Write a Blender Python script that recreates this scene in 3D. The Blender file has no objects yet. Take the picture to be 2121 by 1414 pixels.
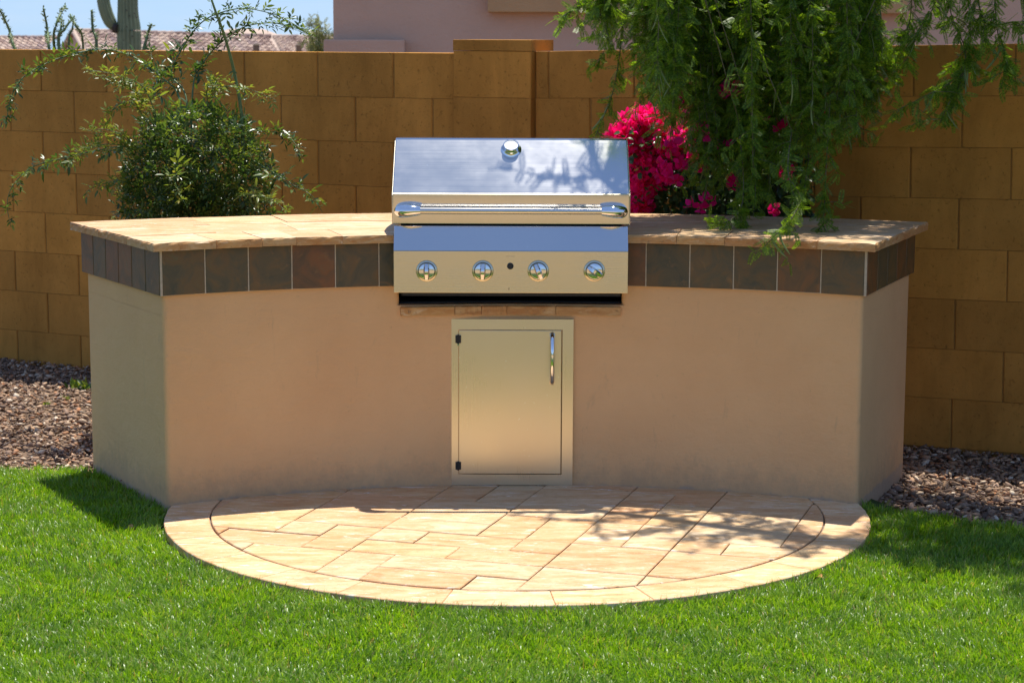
import bpy, bmesh, math, random
import numpy as np
from mathutils import Vector, Matrix, noise

random.seed(7)
RNG = np.random.default_rng(11)
S = bpy.context.scene
COL = S.collection

# ------------------------------------------------------------------ camera, sky, sun, exposure
F_PX, PITCH, ROLL, EYE = 4250.49, 0.1486, 0.0035, 1.6056
cam_d = bpy.data.cameras.new('camera')
cam = bpy.data.objects.new('camera', cam_d)
COL.objects.link(cam)
cam_d.sensor_width = 36.0
cam_d.lens = F_PX / 2121 * 36.0
cam_d.clip_start = 0.1
cam_d.clip_end = 6000
cam.location = (0, 0, EYE)
cam.rotation_euler = (Matrix.Rotation(math.pi / 2 - PITCH, 3, 'X') @ Matrix.Rotation(ROLL, 3, 'Z')).to_euler()
cam_d.dof.use_dof = True
cam_d.dof.focus_distance = 7.2
cam_d.dof.aperture_fstop = 9.0
S.camera = cam

SUN_TO = Vector((0.11, 0.295, 1.0)).normalized()
world = bpy.data.worlds.new('World')
S.world = world
world.use_nodes = True
wn = world.node_tree.nodes
wl = world.node_tree.links
bg = wn['Background']
sky = wn.new('ShaderNodeTexSky')
sky.sky_type = 'NISHITA'
sky.sun_disc = False
sky.sun_elevation = math.asin(SUN_TO.z)
sky.sun_rotation = math.atan2(SUN_TO.x, SUN_TO.y)
sky.air_density = 1.0
sky.dust_density = 0.1
sky.altitude = 3000
sky.ozone_density = 1.6
bg.inputs['Strength'].default_value = 0.100
# thin high cloud, spread over the whole dome to raise the fill light
tc = wn.new('ShaderNodeTexCoord')
mp = wn.new('ShaderNodeMapping')
mp.inputs['Scale'].default_value = (3.0, 3.0, 16.0)
cn = wn.new('ShaderNodeTexNoise')
cn.inputs['Scale'].default_value = 2.2
cn.inputs['Detail'].default_value = 7
cn.inputs['Roughness'].default_value = 0.62
cr = wn.new('ShaderNodeMapRange')
cr.inputs['From Min'].default_value = 0.46
cr.inputs['From Max'].default_value = 0.75
cr.inputs['To Max'].default_value = 0.40
mx = wn.new('ShaderNodeMix')
mx.data_type = 'RGBA'
mx.inputs['B'].default_value = (5.0, 5.8, 6.8, 1)
wl.new(tc.outputs['Generated'], mp.inputs['Vector'])
wl.new(mp.outputs['Vector'], cn.inputs['Vector'])
wl.new(cn.outputs['Fac'], cr.inputs['Value'])
wl.new(cr.outputs['Result'], mx.inputs['Factor'])
wb = wn.new('ShaderNodeMix')
wb.data_type = 'RGBA'
wb.blend_type = 'MULTIPLY'
wb.inputs['Factor'].default_value = 1.0
wb.inputs['B'].default_value = (0.74, 0.95, 1.22, 1)
wl.new(sky.outputs['Color'], wb.inputs['A'])
ev = wn.new('ShaderNodeMix')
ev.data_type = 'RGBA'
ev.inputs['Factor'].default_value = 0.55
ev.inputs['B'].default_value = (1.9, 3.0, 5.8, 1)
wl.new(wb.outputs['Result'], ev.inputs['A'])
wl.new(ev.outputs['Result'], mx.inputs['A'])
wl.new(mx.outputs['Result'], bg.inputs['Color'])

sun_d = bpy.data.lights.new('sun', 'SUN')
sun_d.energy = 5.0
sun_d.angle = math.radians(0.53)
sun_d.color = (1.0, 0.955, 0.87)
sun = bpy.data.objects.new('sun', sun_d)
COL.objects.link(sun)
sun.rotation_euler = SUN_TO.to_track_quat('Z', 'Y').to_euler()

S.view_settings.view_transform = 'Standard'
S.view_settings.look = 'None'
S.view_settings.exposure = 0.5
S.view_settings.gamma = 1.0
S.view_settings.use_curve_mapping = False
S.render.engine = 'CYCLES'
S.cycles.max_bounces = 10
S.cycles.diffuse_bounces = 5
S.cycles.glossy_bounces = 4
S.cycles.transparent_max_bounces = 8
S.cycles.caustics_reflective = True
S.cycles.blur_glossy = 1.0
S.cycles.caustics_refractive = False
S.cycles.sample_clamp_indirect = 6.0
S.cycles.use_denoising = True


# ------------------------------------------------------------------ helpers
def ray(u, v):
    x, y = u - 1060.5, v - 707
    c, s = math.cos(ROLL), math.sin(ROLL)
    x, y = x * c + y * s, -x * s + y * c
    cp, sp = math.cos(PITCH), math.sin(PITCH)
    return Vector((x / F_PX, cp - y / F_PX * sp, -(sp + y / F_PX * cp)))


def at(u, v, Y):
    """a spot of the photograph at a chosen distance, as a point of the garden"""
    d = ray(u, v)
    return d * (Y / d.y) + Vector((0, 0, EYE))


def at_z(u, v, z):
    d = ray(u, v)
    return d * ((z - EYE) / d.z) + Vector((0, 0, EYE))


def tag(o, label=None, cat=None, group=None, kind=None):
    if label: o['label'] = label
    if cat: o['category'] = cat
    if group: o['group'] = group
    if kind: o['kind'] = kind
    return o


def empty(name, loc=(0, 0, 0)):
    o = bpy.data.objects.new(name, None)
    o.empty_display_size = 0.1
    COL.objects.link(o)
    o.location = loc
    return o


def link(name, me, mat=None, parent=None, smooth=False):
    o = bpy.data.objects.new(name, me)
    COL.objects.link(o)
    if mat is not None and len(me.materials) == 0:
        me.materials.append(mat)
    if smooth:
        me.polygons.foreach_set('use_smooth', [True] * len(me.polygons))
    if parent is not None:
        o.parent = parent
        if parent.type == 'EMPTY' or True:
            o.matrix_parent_inverse = world_of(parent).inverted()
    return o


def world_of(o):
    m = o.matrix_basis.copy()
    if o.parent:
        m = world_of(o.parent) @ o.matrix_parent_inverse @ m
    return m


def np_mesh(name, V, F):
    """V (n,3), F (m,k) uniform polygons"""
    V = np.asarray(V, np.float32)
    F = np.asarray(F, np.int32)
    me = bpy.data.meshes.new(name)
    m, k = F.shape
    me.vertices.add(len(V))
    me.vertices.foreach_set('co', V.ravel())
    me.loops.add(m * k)
    me.loops.foreach_set('vertex_index', F.ravel())
    me.polygons.add(m)
    me.polygons.foreach_set('loop_start', np.arange(0, m * k, k, dtype=np.int32))
    me.polygons.foreach_set('loop_total', np.full(m, k, np.int32))
    me.update(calc_edges=True)
    return me


class MB:
    def __init__(self):
        self.v = []
        self.f = []

    def add(self, vs, fs):
        n = len(self.v)
        self.v += [tuple(p) for p in vs]
        self.f += [tuple(i + n for i in f) for f in fs]
        return self

    def box(self, x0, x1, y0, y1, z0, z1):
        vs = [(x0, y0, z0), (x1, y0, z0), (x1, y1, z0), (x0, y1, z0), (x0, y0, z1), (x1, y0, z1), (x1, y1, z1), (x0, y1, z1)]
        return self.add(vs, [(0, 3, 2, 1), (4, 5, 6, 7), (0, 1, 5, 4), (1, 2, 6, 5), (2, 3, 7, 6), (3, 0, 4, 7)])

    def prism(self, pts, z0, z1, zt=None):
        """plan polygon (counter-clockwise), extruded; zt optional top heights"""
        n = len(pts)
        vs = [(p[0], p[1], z0) for p in pts] + [(p[0], p[1], zt[i] if zt else z1) for i, p in enumerate(pts)]
        fs = [tuple(range(n - 1, -1, -1)), tuple(range(n, 2 * n))]
        fs += [(i, (i + 1) % n, n + (i + 1) % n, n + i) for i in range(n)]
        return self.add(vs, fs)

    def profile_x(self, yz, x0, x1):
        """profile in (y,z) extruded along x; the profile runs clockwise seen from +x"""
        n = len(yz)
        vs = [(x0, y, z) for y, z in yz] + [(x1, y, z) for y, z in yz]
        fs = [tuple(range(n)), tuple(range(2 * n - 1, n - 1, -1))]
        fs += [(i, n + i, n + (i + 1) % n, (i + 1) % n) for i in range(n)]
        return self.add(vs, fs)

    def lathe(self, prof, M, n=32, cap=True):
        """prof list of (r, h) about the z axis of M"""
        vs = []
        for r, h in prof:
            for i in range(n):
                a = 2 * math.pi * i / n
                vs.append(M @ Vector((r * math.cos(a), r * math.sin(a), h)))
        fs = []
        for j in range(len(prof) - 1):
            for i in range(n):
                fs.append((j * n + i, j * n + (i + 1) % n, (j + 1) * n + (i + 1) % n, (j + 1) * n + i))
        if cap:
            fs.append(tuple(range((len(prof) - 1) * n, len(prof) * n)))
            fs.append(tuple(range(n - 1, -1, -1)))
        return self.add(vs, fs)

    def tube(self, pts, radii, n=7):
        pts = [Vector(p) for p in pts]
        m = len(pts)
        if isinstance(radii, (int, float)):
            radii = [radii] * m
        vs, fs = [], []
        ref = Vector((0.31, 0.17, 0.93))
        for i, p in enumerate(pts):
            t = (pts[min(i + 1, m - 1)] - pts[max(i - 1, 0)]).normalized()
            a = t.cross(ref)
            if a.length < 0.05: a = t.cross(Vector((1, 0, 0)))
            a.normalize()
            b = t.cross(a)
            for k in range(n):
                g = 2 * math.pi * k / n
                vs.append(p + (a * math.cos(g) + b * math.sin(g)) * radii[i])
        for i in range(m - 1):
            for k in range(n):
                fs.append((i * n + k, i * n + (k + 1) % n, (i + 1) * n + (k + 1) % n, (i + 1) * n + k))
        fs.append(tuple(range(n - 1, -1, -1)))
        fs.append(tuple(range((m - 1) * n, m * n)))
        return self.add(vs, fs)

    def mesh(self, name, bevel=0, seg=2, angle=25):
        me = bpy.data.meshes.new(name)
        me.from_pydata(self.v, [], self.f)
        if bevel:
            bm = bmesh.new()
            bm.from_mesh(me)
            bmesh.ops.recalc_face_normals(bm, faces=bm.faces)
            es = [e for e in bm.edges if len(e.link_faces) == 2 and e.calc_face_angle(0) > math.radians(angle)]
            bmesh.ops.bevel(bm, geom=es, offset=bevel, segments=seg, profile=0.6, affect='EDGES', clamp_overlap=True)
            bm.to_mesh(me)
            bm.free()
        else:
            bm = bmesh.new()
            bm.from_mesh(me)
            bmesh.ops.recalc_face_normals(bm, faces=bm.faces)
            bm.to_mesh(me)
            bm.free()
        return me

    def build(self, name, mat, parent=None, bevel=0, seg=2, smooth=False, auto=None):
        me = self.mesh(name, bevel, seg)
        o = link(name, me, mat, parent, smooth)
        if auto:
            me.polygons.foreach_set('use_smooth', [True] * len(me.polygons))
            bm = bmesh.new(); bm.from_mesh(me)
            for e in bm.edges:
                if len(e.link_faces) == 2 and e.calc_face_angle(0) > math.radians(auto): e.smooth = False
            bm.to_mesh(me); bm.free()
        return o


def spline(pts, n=10):
    """Catmull-Rom through the points"""
    P = [Vector(p) for p in pts]
    P = [P[0] * 2 - P[1]] + P + [P[-1] * 2 - P[-2]]
    out = []
    for i in range(1, len(P) - 2):
        for k in range(n):
            t = k / n
            a, b, c, d = P[i - 1], P[i], P[i + 1], P[i + 2]
            out.append(0.5 * ((2 * b) + (c - a) * t + (2 * a - 5 * b + 4 * c - d) * t * t + (3 * b - a - 3 * c + d) * t ** 3))
    out.append(P[-2])
    return out


def frames(X, N):
    """rotation matrices (n,3,3) with columns x=X, z close to N"""
    X = X / np.linalg.norm(X, axis=1, keepdims=True)
    Yv = np.cross(N, X)
    Yv /= np.linalg.norm(Yv, axis=1, keepdims=True) + 1e-9
    Z = np.cross(X, Yv)
    return np.stack([X, Yv, Z], 2)


def scatter(tv, tf, pos, rot, scale):
    """copies of a template merged to one array"""
    tv = np.asarray(tv, float)
    tf = np.asarray(tf)
    n = len(pos)
    sc = np.asarray(scale, float)
    if sc.ndim == 1: sc = np.repeat(sc[:, None], 3, 1)
    V = np.einsum('nij,nkj->nki', rot, tv[None] * sc[:, None, :]) + pos[:, None, :]
    Fc = tf[None] + (np.arange(n) * len(tv))[:, None, None]
    return V.reshape(-1, 3), Fc.reshape(-1, tf.shape[1])


def rand_unit(n):
    v = RNG.normal(size=(n, 3))
    return v / np.linalg.norm(v, axis=1, keepdims=True)


# ------------------------------------------------------------------ materials
def mat(name):
    m = bpy.data.materials.new(name)
    m.use_nodes = True
    return m, m.node_tree.nodes, m.node_tree.links, m.node_tree.nodes['Principled BSDF']


def nd(N, t, **kw):
    n = N.new('ShaderNode' + t)
    for k, v in kw.items():
        if k in n.inputs: n.inputs[k].default_value = v
        else: setattr(n, k, v)
    return n


def ramp(N, L, fac, stops, interp='LINEAR'):
    r = N.new('ShaderNodeValToRGB')
    r.color_ramp.interpolation = interp
    e = r.color_ramp.elements
    while len(e) < len(stops): e.new(0.5)
    for i, (p, c) in enumerate(stops):
        e[i].position = p
        e[i].color = (*c, 1)
    L.new(fac, r.inputs['Fac'])
    return r.outputs['Color']


def mixc(N, L, fac, a, b, mode='MIX'):
    m = N.new('ShaderNodeMix')
    m.data_type = 'RGBA'
    m.blend_type = mode
    for s, v in (('Factor', fac), ('A', a), ('B', b)):
        if hasattr(v, 'is_linked'): L.new(v, m.inputs[s])
        elif isinstance(v, (int, float)): m.inputs[s].default_value = v
        else: m.inputs[s].default_value = (*v, 1)
    return m.outputs['Result']


def mrange(N, L, v, a, b, c=0.0, d=1.0):
    m = N.new('ShaderNodeMapRange')
    m.inputs['From Min'].default_value = a
    m.inputs['From Max'].default_value = b
    m.inputs['To Min'].default_value = c
    m.inputs['To Max'].default_value = d
    L.new(v, m.inputs['Value'])
    return m.outputs['Result']


def noise_tex(N, L, vec, scale, detail=4, rough=0.55, dist=0.0):
    n = nd(N, 'TexNoise', Scale=scale, Detail=detail, Roughness=rough, Distortion=dist)
    L.new(vec, n.inputs['Vector'])
    return n.outputs['Fac']


def bump(N, L, h, strength, dist, prev=None):
    b = nd(N, 'Bump', Strength=strength, Distance=dist)
    L.new(h, b.inputs['Height'])
    if prev is not None: L.new(prev, b.inputs['Normal'])
    return b.outputs['Normal']


def coords(N, L, kind='Object', scale=None, random_shift=False, rot=None):
    t = N.new('ShaderNodeTexCoord')
    out = t.outputs[kind]
    if random_shift:
        oi = N.new('ShaderNodeObjectInfo')
        m = N.new('ShaderNodeVectorMath'); m.operation = 'SCALE'
        m.inputs[0].default_value = (37.0, 53.0, 29.0)
        L.new(oi.outputs['Random'], m.inputs['Scale'])
        a = N.new('ShaderNodeVectorMath'); a.operation = 'ADD'
        L.new(out, a.inputs[0]); L.new(m.outputs[0], a.inputs[1])
        out = a.outputs[0]
    if scale or rot:
        mp = N.new('ShaderNodeMapping')
        if scale: mp.inputs['Scale'].default_value = scale
        if rot: mp.inputs['Rotation'].default_value = rot
        L.new(out, mp.inputs['Vector'])
        out = mp.outputs['Vector']
    return out


def stucco_mat(name, col, dark, fine=170.0, bumpd=0.0025, stain=0.0):
    m, N, L, P = mat(name)
    v = coords(N, L)
    big = noise_tex(N, L, v, 2.2, 5, 0.6)
    c = mixc(N, L, mrange(N, L, big, 0.35, 0.7), col, dark)
    sp = noise_tex(N, L, v, 55, 3, 0.6)
    c = mixc(N, L, mrange(N, L, sp, 0.66, 0.78, 0, 0.35), c, tuple(x * 0.6 for x in col))
    if stain:
        sv = coords(N, L, 'Object', (9, 9, 2.2))
        sn = noise_tex(N, L, sv, 1.3, 8, 0.75, 0.6)
        c = mixc(N, L, mrange(N, L, sn, 0.60, 0.78, 0, stain), c, (0.20, 0.17, 0.13))
        sd = noise_tex(N, L, coords(N, L, 'Object', (7, 7, 5)), 3.0, 7, 0.75)
        # mineral line where the plaster meets the paving
        g = N.new('ShaderNodeNewGeometry')
        s = N.new('ShaderNodeSeparateXYZ'); L.new(g.outputs['Position'], s.inputs[0])
        w = noise_tex(N, L, v, 14, 4, 0.6)
        ad = N.new('ShaderNodeMath'); ad.operation = 'MULTIPLY_ADD'
        L.new(w, ad.inputs[0]); ad.inputs[1].default_value = -0.05; L.new(s.outputs['Z'], ad.inputs[2])
        c = mixc(N, L, mrange(N, L, ad.outputs[0], -0.030, -0.018, 0.5, 0), c, (0.33, 0.31, 0.28))
    if stain:
        # brownish darkening towards the base, broken up by noise
        a2 = N.new('ShaderNodeMath'); a2.operation = 'MULTIPLY_ADD'
        L.new(sd, a2.inputs[0]); a2.inputs[1].default_value = -0.30; L.new(s.outputs['Z'], a2.inputs[2])
        c = mixc(N, L, mrange(N, L, a2.outputs[0], -0.16, -0.04, 0.4, 0), c, (0.34, 0.24, 0.15))
    L.new(c, P.inputs['Base Color'])
    P.inputs['Roughness'].default_value = 0.92
    P.inputs['Specular IOR Level'].default_value = 0.2
    f = noise_tex(N, L, v, fine, 5, 0.65)
    lumps = noise_tex(N, L, v, 28, 3, 0.5)
    tv = noise_tex(N, L, coords(N, L, 'Object', (1, 1, 2.5)), 6, 6, 0.7, 0.8)
    n0 = bump(N, L, tv, 0.35, 0.012)
    n1 = bump(N, L, lumps, 0.45, bumpd * 2.4, n0)
    n2 = bump(N, L, f, 0.5, bumpd, n1)
    L.new(n2, P.inputs['Normal'])
    return m


def travertine_mat(name, bright=1.0, edge=False, tone=(1, 1, 1)):
    m, N, L, P = mat(name)
    oi = N.new('ShaderNodeObjectInfo')
    v = coords(N, L, 'Object', (2.6, 8.0, 8.0) if not edge else (5, 5, 16), True, (0, 0, 0.12))
    w = noise_tex(N, L, v, 1.5, 8, 0.62, 1.6)
    b = lambda c: tuple(min(0.85, x * bright * k * q) for x, k, q in zip(c, (0.88, 0.81, 0.73), tone))
    base = ramp(N, L, w, [(0.28, b((0.52, 0.30, 0.15))), (0.42, b((0.62, 0.43, 0.25))), (0.54, b((0.68, 0.53, 0.35))), (0.64, b((0.72, 0.60, 0.43))), (0.78, b((0.76, 0.70, 0.60)))])
    tint = ramp(N, L, oi.outputs['Random'], [(0.0, (1.02, 0.99, 0.92)), (0.2, (1.0, 0.88, 0.73)), (0.4, (1.05, 1.03, 0.97)), (0.55, (0.97, 0.82, 0.67)), (0.7, (1.06, 0.98, 0.82)), (0.85, (1.0, 0.86, 0.74))], 'CONSTANT')
    c = mixc(N, L, 1.0, base, tint, 'MULTIPLY')
    # pale and rusty veins
    vv = coords(N, L, 'Object', (3.0, 13.0, 13.0), True, (0, 0, 0.3))
    ve = noise_tex(N, L, vv, 2.0, 9, 0.7, 1.4)
    c = mixc(N, L, mrange(N, L, ve, 0.575, 0.64, 0, 0.85), c, b((0.84, 0.80, 0.72)))
    c = mixc(N, L, mrange(N, L, ve, 0.42, 0.33, 0, 0.7), c, b((0.50, 0.27, 0.12)))
    fv_ = coords(N, L, 'Object', (9.0, 34.0, 34.0), True, (0, 0, 0.2))
    fn_ = noise_tex(N, L, fv_, 2.4, 8, 0.72, 1.8)
    c = mixc(N, L, mrange(N, L, fn_, 0.55, 0.70, 0, 0.55), c, b((0.86, 0.83, 0.78)))
    c = mixc(N, L, mrange(N, L, fn_, 0.44, 0.30, 0, 0.55), c, b((0.52, 0.33, 0.20)))
    bl = noise_tex(N, L, coords(N, L, 'Object', None, True), 16, 6, 0.7, 0.4)
    c = mixc(N, L, mrange(N, L, bl, 0.56, 0.68, 0, 0.35), c, b((0.60, 0.44, 0.30)))
    # open pores
    pv = coords(N, L, 'Object', (40, 150, 90), True)
    po = noise_tex(N, L, pv, 1.0, 3, 0.6)
    pm = mrange(N, L, po, 0.64, 0.70)
    c = mixc(N, L, mrange(N, L, po, 0.63, 0.70, 0, 0.75), c, (0.30, 0.17, 0.08))
    L.new(c, P.inputs['Base Color'])
    P.inputs['Roughness'].default_value = 0.62
    P.inputs['Specular IOR Level'].default_value = 0.35
    inv = N.new('ShaderNodeMath'); inv.operation = 'SUBTRACT'; inv.inputs[0].default_value = 1
    L.new(pm, inv.inputs[1])
    n1 = bump(N, L, inv.outputs[0], 0.5, 0.0015)
    fn = noise_tex(N, L, coords(N, L, 'Object', None, True), 45, 5, 0.6)
    L.new(bump(N, L, fn, 0.25, 0.002 if not edge else 0.006, n1), P.inputs['Normal'])
    return m


def slate_mat():
    m, N, L, P = mat('slate')
    oi = N.new('ShaderNodeObjectInfo')
    v = coords(N, L, 'Object', None, True)
    a = noise_tex(N, L, v, 9, 6, 0.65, 1.2)
    b = noise_tex(N, L, v, 22, 5, 0.6, 0.6)
    c1 = ramp(N, L, a, [(0.3, (0.085, 0.085, 0.07)), (0.48, (0.15, 0.115, 0.075)), (0.6, (0.21, 0.125, 0.06)), (0.72, (0.17, 0.15, 0.10))])
    tint = ramp(N, L, oi.outputs['Random'], [(0.0, (0.85, 0.98, 0.95)), (0.3, (1.15, 0.95, 0.75)), (0.5, (0.8, 0.9, 0.85)), (0.7, (1.2, 0.9, 0.7)), (0.88, (0.95, 1.0, 0.9))], 'CONSTANT')
    c = mixc(N, L, 1.0, c1, tint, 'MULTIPLY')
    c = mixc(N, L, 1.0, c, (0.82, 0.67, 0.44), 'MULTIPLY')
    c = mixc(N, L, mrange(N, L, b, 0.60, 0.74, 0, 0.6), c, (0.27, 0.13, 0.04))
    L.new(c, P.inputs['Base Color'])
    P.inputs['Roughness'].default_value = 0.5
    n1 = bump(N, L, a, 0.5, 0.006)
    L.new(bump(N, L, b, 0.4, 0.002, n1), P.inputs['Normal'])
    return m


def block_mat():
    m, N, L, P = mat('concrete_block')
    oi = N.new('ShaderNodeObjectInfo')
    v = coords(N, L, 'Object', None, True)
    a = noise_tex(N, L, v, 5, 5, 0.6)
    c = mixc(N, L, mrange(N, L, a, 0.3, 0.75), (0.56, 0.265, 0.055), (0.46, 0.21, 0.04))
    t = ramp(N, L, oi.outputs['Random'], [(0, (0.86, 0.86, 0.88)), (1, (1.12, 1.10, 1.06))])
    c = mixc(N, L, 1.0, c, t, 'MULTIPLY')
    p = noise_tex(N, L, v, 75, 3, 0.7)
    c = mixc(N, L, mrange(N, L, p, 0.62, 0.74, 0, 0.55), c, (0.17, 0.085, 0.02))
    q_ = noise_tex(N, L, coords(N, L, 'Object', (1, 1, 0.5), True), 14, 6, 0.7, 0.5)
    c = mixc(N, L, mrange(N, L, q_, 0.52, 0.72, 0, 0.35), c, (0.33, 0.15, 0.03))
    gg = N.new('ShaderNodeNewGeometry')
    mpg = N.new('ShaderNodeMapping'); mpg.inputs['Scale'].default_value = (2.2, 2.2, 0.55)
    L.new(gg.outputs['Position'], mpg.inputs['Vector'])
    st = noise_tex(N, L, mpg.outputs['Vector'], 1.6, 7, 0.68, 0.5)
    c = mixc(N, L, 1.0, c, ramp(N, L, st, [(0.32, (0.78, 0.77, 0.76)), (0.5, (1.0, 1.0, 1.0)), (0.68, (1.16, 1.15, 1.16))]), 'MULTIPLY')
    L.new(c, P.inputs['Base Color'])
    P.inputs['Roughness'].default_value = 0.95
    P.inputs['Specular IOR Level'].default_value = 0.15
    f = noise_tex(N, L, v, 150, 4, 0.7)
    n1 = bump(N, L, f, 0.6, 0.003)
    L.new(bump(N, L, mrange(N, L, p, 0.72, 0.60), 0.7, 0.004, n1), P.inputs['Normal'])
    return m


def steel_mat(name, rough, axis='X', base=(0.66, 0.65, 0.63), brush=0.06, aniso=0.0):
    m, N, L, P = mat(name)
    sc = {'X': (1.5, 900, 900), 'Z': (900, 900, 1.5)}[axis]
    v = coords(N, L, 'Object', sc)
    n = noise_tex(N, L, v, 1.0, 3, 0.7)
    sm = noise_tex(N, L, coords(N, L), 3.5, 4, 0.6)
    P.inputs['Base Color'].default_value = (*base, 1)
    P.inputs['Metallic'].default_value = 1.0
    r = mrange(N, L, n, 0.3, 0.7, rough - brush, rough + brush)
    ad = N.new('ShaderNodeMath'); ad.operation = 'ADD'
    L.new(r, ad.inputs[0]); L.new(mrange(N, L, sm, 0.3, 0.7, -0.02, 0.03), ad.inputs[1])
    L.new(ad.outputs[0], P.inputs['Roughness'])
    P.inputs['Anisotropic'].default_value = aniso
    n1 = bump(N, L, n, 0.02, 0.0004)
    L.new(bump(N, L, sm, 0.08, 0.004, n1), P.inputs['Normal'])
    # dust specks and fine scratches
    sp = noise_tex(N, L, coords(N, L), 85, 2, 0.5)
    c = mixc(N, L, mrange(N, L, sp, 0.735, 0.755, 0, 0.5), base, (0.85, 0.85, 0.83))
    L.new(c, P.inputs['Base Color'])
    return m


def simple(name, col, rough=0.6, metal=0.0, bump_s=0, bump_d=0.002, var=0.15, spec=0.5):
    m, N, L, P = mat(name)
    v = coords(N, L)
    a = noise_tex(N, L, v, 12 if not bump_s else bump_s, 4, 0.6)
    c = mixc(N, L, mrange(N, L, a, 0.3, 0.7), tuple(x * (1 - var) for x in col), tuple(min(1, x * (1 + var)) for x in col))
    L.new(c, P.inputs['Base Color'])
    P.inputs['Roughness'].default_value = rough
    P.inputs['Metallic'].default_value = metal
    P.inputs['Specular IOR Level'].default_value = spec
    if bump_s: L.new(bump(N, L, a, 0.5, bump_d), P.inputs['Normal'])
    return m


def leaf_mat(name, stops, trans=0.45, tcol=None, rough=0.42, spec=0.5, patch=None):
    """thin leaves: diffuse and gloss in front, light shining through"""
    m, N, L, P = mat(name)
    g = N.new('ShaderNodeNewGeometry')
    c = ramp(N, L, g.outputs['Random Per Island'], stops)
    if patch:
        pn = noise_tex(N, L, coords(N, L), patch, 3, 0.6)
        c = mixc(N, L, 1.0, c, ramp(N, L, pn, [(0.35, (0.84, 0.88, 0.88)), (0.65, (1.14, 1.08, 1.0))]), 'MULTIPLY')
    L.new(c, P.inputs['Base Color'])
    P.inputs['Roughness'].default_value = rough
    P.inputs['Specular IOR Level'].default_value = spec
    tr = N.new('ShaderNodeBsdfTranslucent')
    if tcol: c2 = mixc(N, L, 1.0, c, tcol, 'MULTIPLY')
    else: c2 = c
    L.new(c2, tr.inputs['Color'])
    mxs = N.new('ShaderNodeMixShader')
    mxs.inputs[0].default_value = trans
    L.new(P.outputs[0], mxs.inputs[1]); L.new(tr.outputs[0], mxs.inputs[2])
    L.new(mxs.outputs[0], N['Material Output'].inputs['Surface'])
    return m


M = {}
M['stucco'] = stucco_mat('stucco', (0.80, 0.475, 0.22), (0.74, 0.42, 0.19), stain=0.34)
M['house_stucco'] = stucco_mat('house_stucco', (0.66, 0.445, 0.31), (0.60, 0.40, 0.275), fine=60, bumpd=0.004)
M['house_trim'] = stucco_mat('house_trim', (0.58, 0.36, 0.17), (0.52, 0.32, 0.15), fine=60, bumpd=0.004)
M['travertine'] = travertine_mat('travertine')
M['travertine_pale'] = travertine_mat('travertine_pale', 1.1)
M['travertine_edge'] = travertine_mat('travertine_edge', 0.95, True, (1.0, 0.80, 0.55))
M['slate'] = slate_mat()
M['paving'] = simple('paving', (0.32, 0.215, 0.10), 0.9, 0, 20, 0.004)
M['block'] = block_mat()
M['mortar'] = simple('mortar', (0.30, 0.15, 0.03), 0.95, 0, 80, 0.003)
M['grout'] = simple('grout', (0.50, 0.40, 0.27), 0.9, 0, 90, 0.001)
M['joint_sand'] = simple('joint_sand', (0.21, 0.165, 0.12), 0.95, 0, 120, 0.002)
M['steel'] = steel_mat('steel', 0.24, 'X', base=(0.70, 0.63, 0.47), brush=0.025, aniso=0.3)
M['hood_steel'] = steel_mat('hood_steel', 0.118, 'X', brush=0.015)
M['bar_steel'] = simple('bar_steel', (0.66, 0.62, 0.55), 0.17, 1.0, var=0.03)
M['door_steel'] = steel_mat('door_steel', 0.30, 'Z', base=(0.72, 0.62, 0.44), brush=0.02)
M['chrome'] = simple('chrome', (0.82, 0.82, 0.82), 0.06, 1.0, var=0.02)
M['knob'] = simple('knob', (0.75, 0.75, 0.74), 0.10, 1.0, var=0.02)
M['black'] = simple('black', (0.012, 0.012, 0.012), 0.5)
M['black_iron'] = simple('black_iron', (0.02, 0.018, 0.016), 0.7)
M['dial'] = simple('dial', (0.8, 0.8, 0.78), 0.35, var=0.03)
M['soil'] = simple('soil', (0.16, 0.10, 0.06), 0.95, 0, 60, 0.01)
M['bark'] = simple('bark', (0.11, 0.085, 0.06), 0.9, 0, 30, 0.01, 0.35)
M['twig'] = simple('twig', (0.12, 0.11, 0.05), 0.8, 0, 40, 0.003, 0.3)
M['cane'] = simple('cane', (0.10, 0.16, 0.05), 0.5, 0, 30, 0.001, 0.25)
M['rose_leaf'] = leaf_mat('rose_leaf', [(0, (0.035, 0.075, 0.020)), (0.45, (0.065, 0.12, 0.028)), (0.8, (0.13, 0.19, 0.035)), (1, (0.20, 0.24, 0.04))], 0.4, (1.7, 1.6, 0.7), 0.30, 0.6)
M['rose_young'] = leaf_mat('rose_young', [(0, (0.10, 0.16, 0.035)), (0.6, (0.19, 0.25, 0.05)), (1, (0.28, 0.25, 0.05))], 0.5, (1.5, 1.4, 0.6), 0.38, 0.5)
M['mesquite_leaf'] = leaf_mat('mesquite_leaf', [(0, (0.07, 0.14, 0.014)), (0.5, (0.13, 0.235, 0.022)), (0.85, (0.21, 0.33, 0.03)), (1, (0.28, 0.37, 0.04))], 0.5, (1.6, 1.6, 0.45), 0.45, 0.4)
M['pod'] = leaf_mat('pod', [(0, (0.20, 0.28, 0.08)), (1, (0.32, 0.38, 0.13))], 0.35, None, 0.5)
M['bougain_leaf'] = leaf_mat('bougain_leaf', [(0, (0.025, 0.06, 0.018)), (0.6, (0.05, 0.10, 0.03)), (1, (0.09, 0.15, 0.04))], 0.35, (1.5, 1.5, 0.6), 0.33, 0.55)
M['bract'] = leaf_mat('bract', [(0, (0.72, 0.003, 0.12)), (0.5, (0.86, 0.008, 0.21)), (0.85, (0.90, 0.016, 0.29)), (1, (0.92, 0.06, 0.36))], 0.55, (1.15, 0.9, 0.95), 0.55, 0.25)
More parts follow.
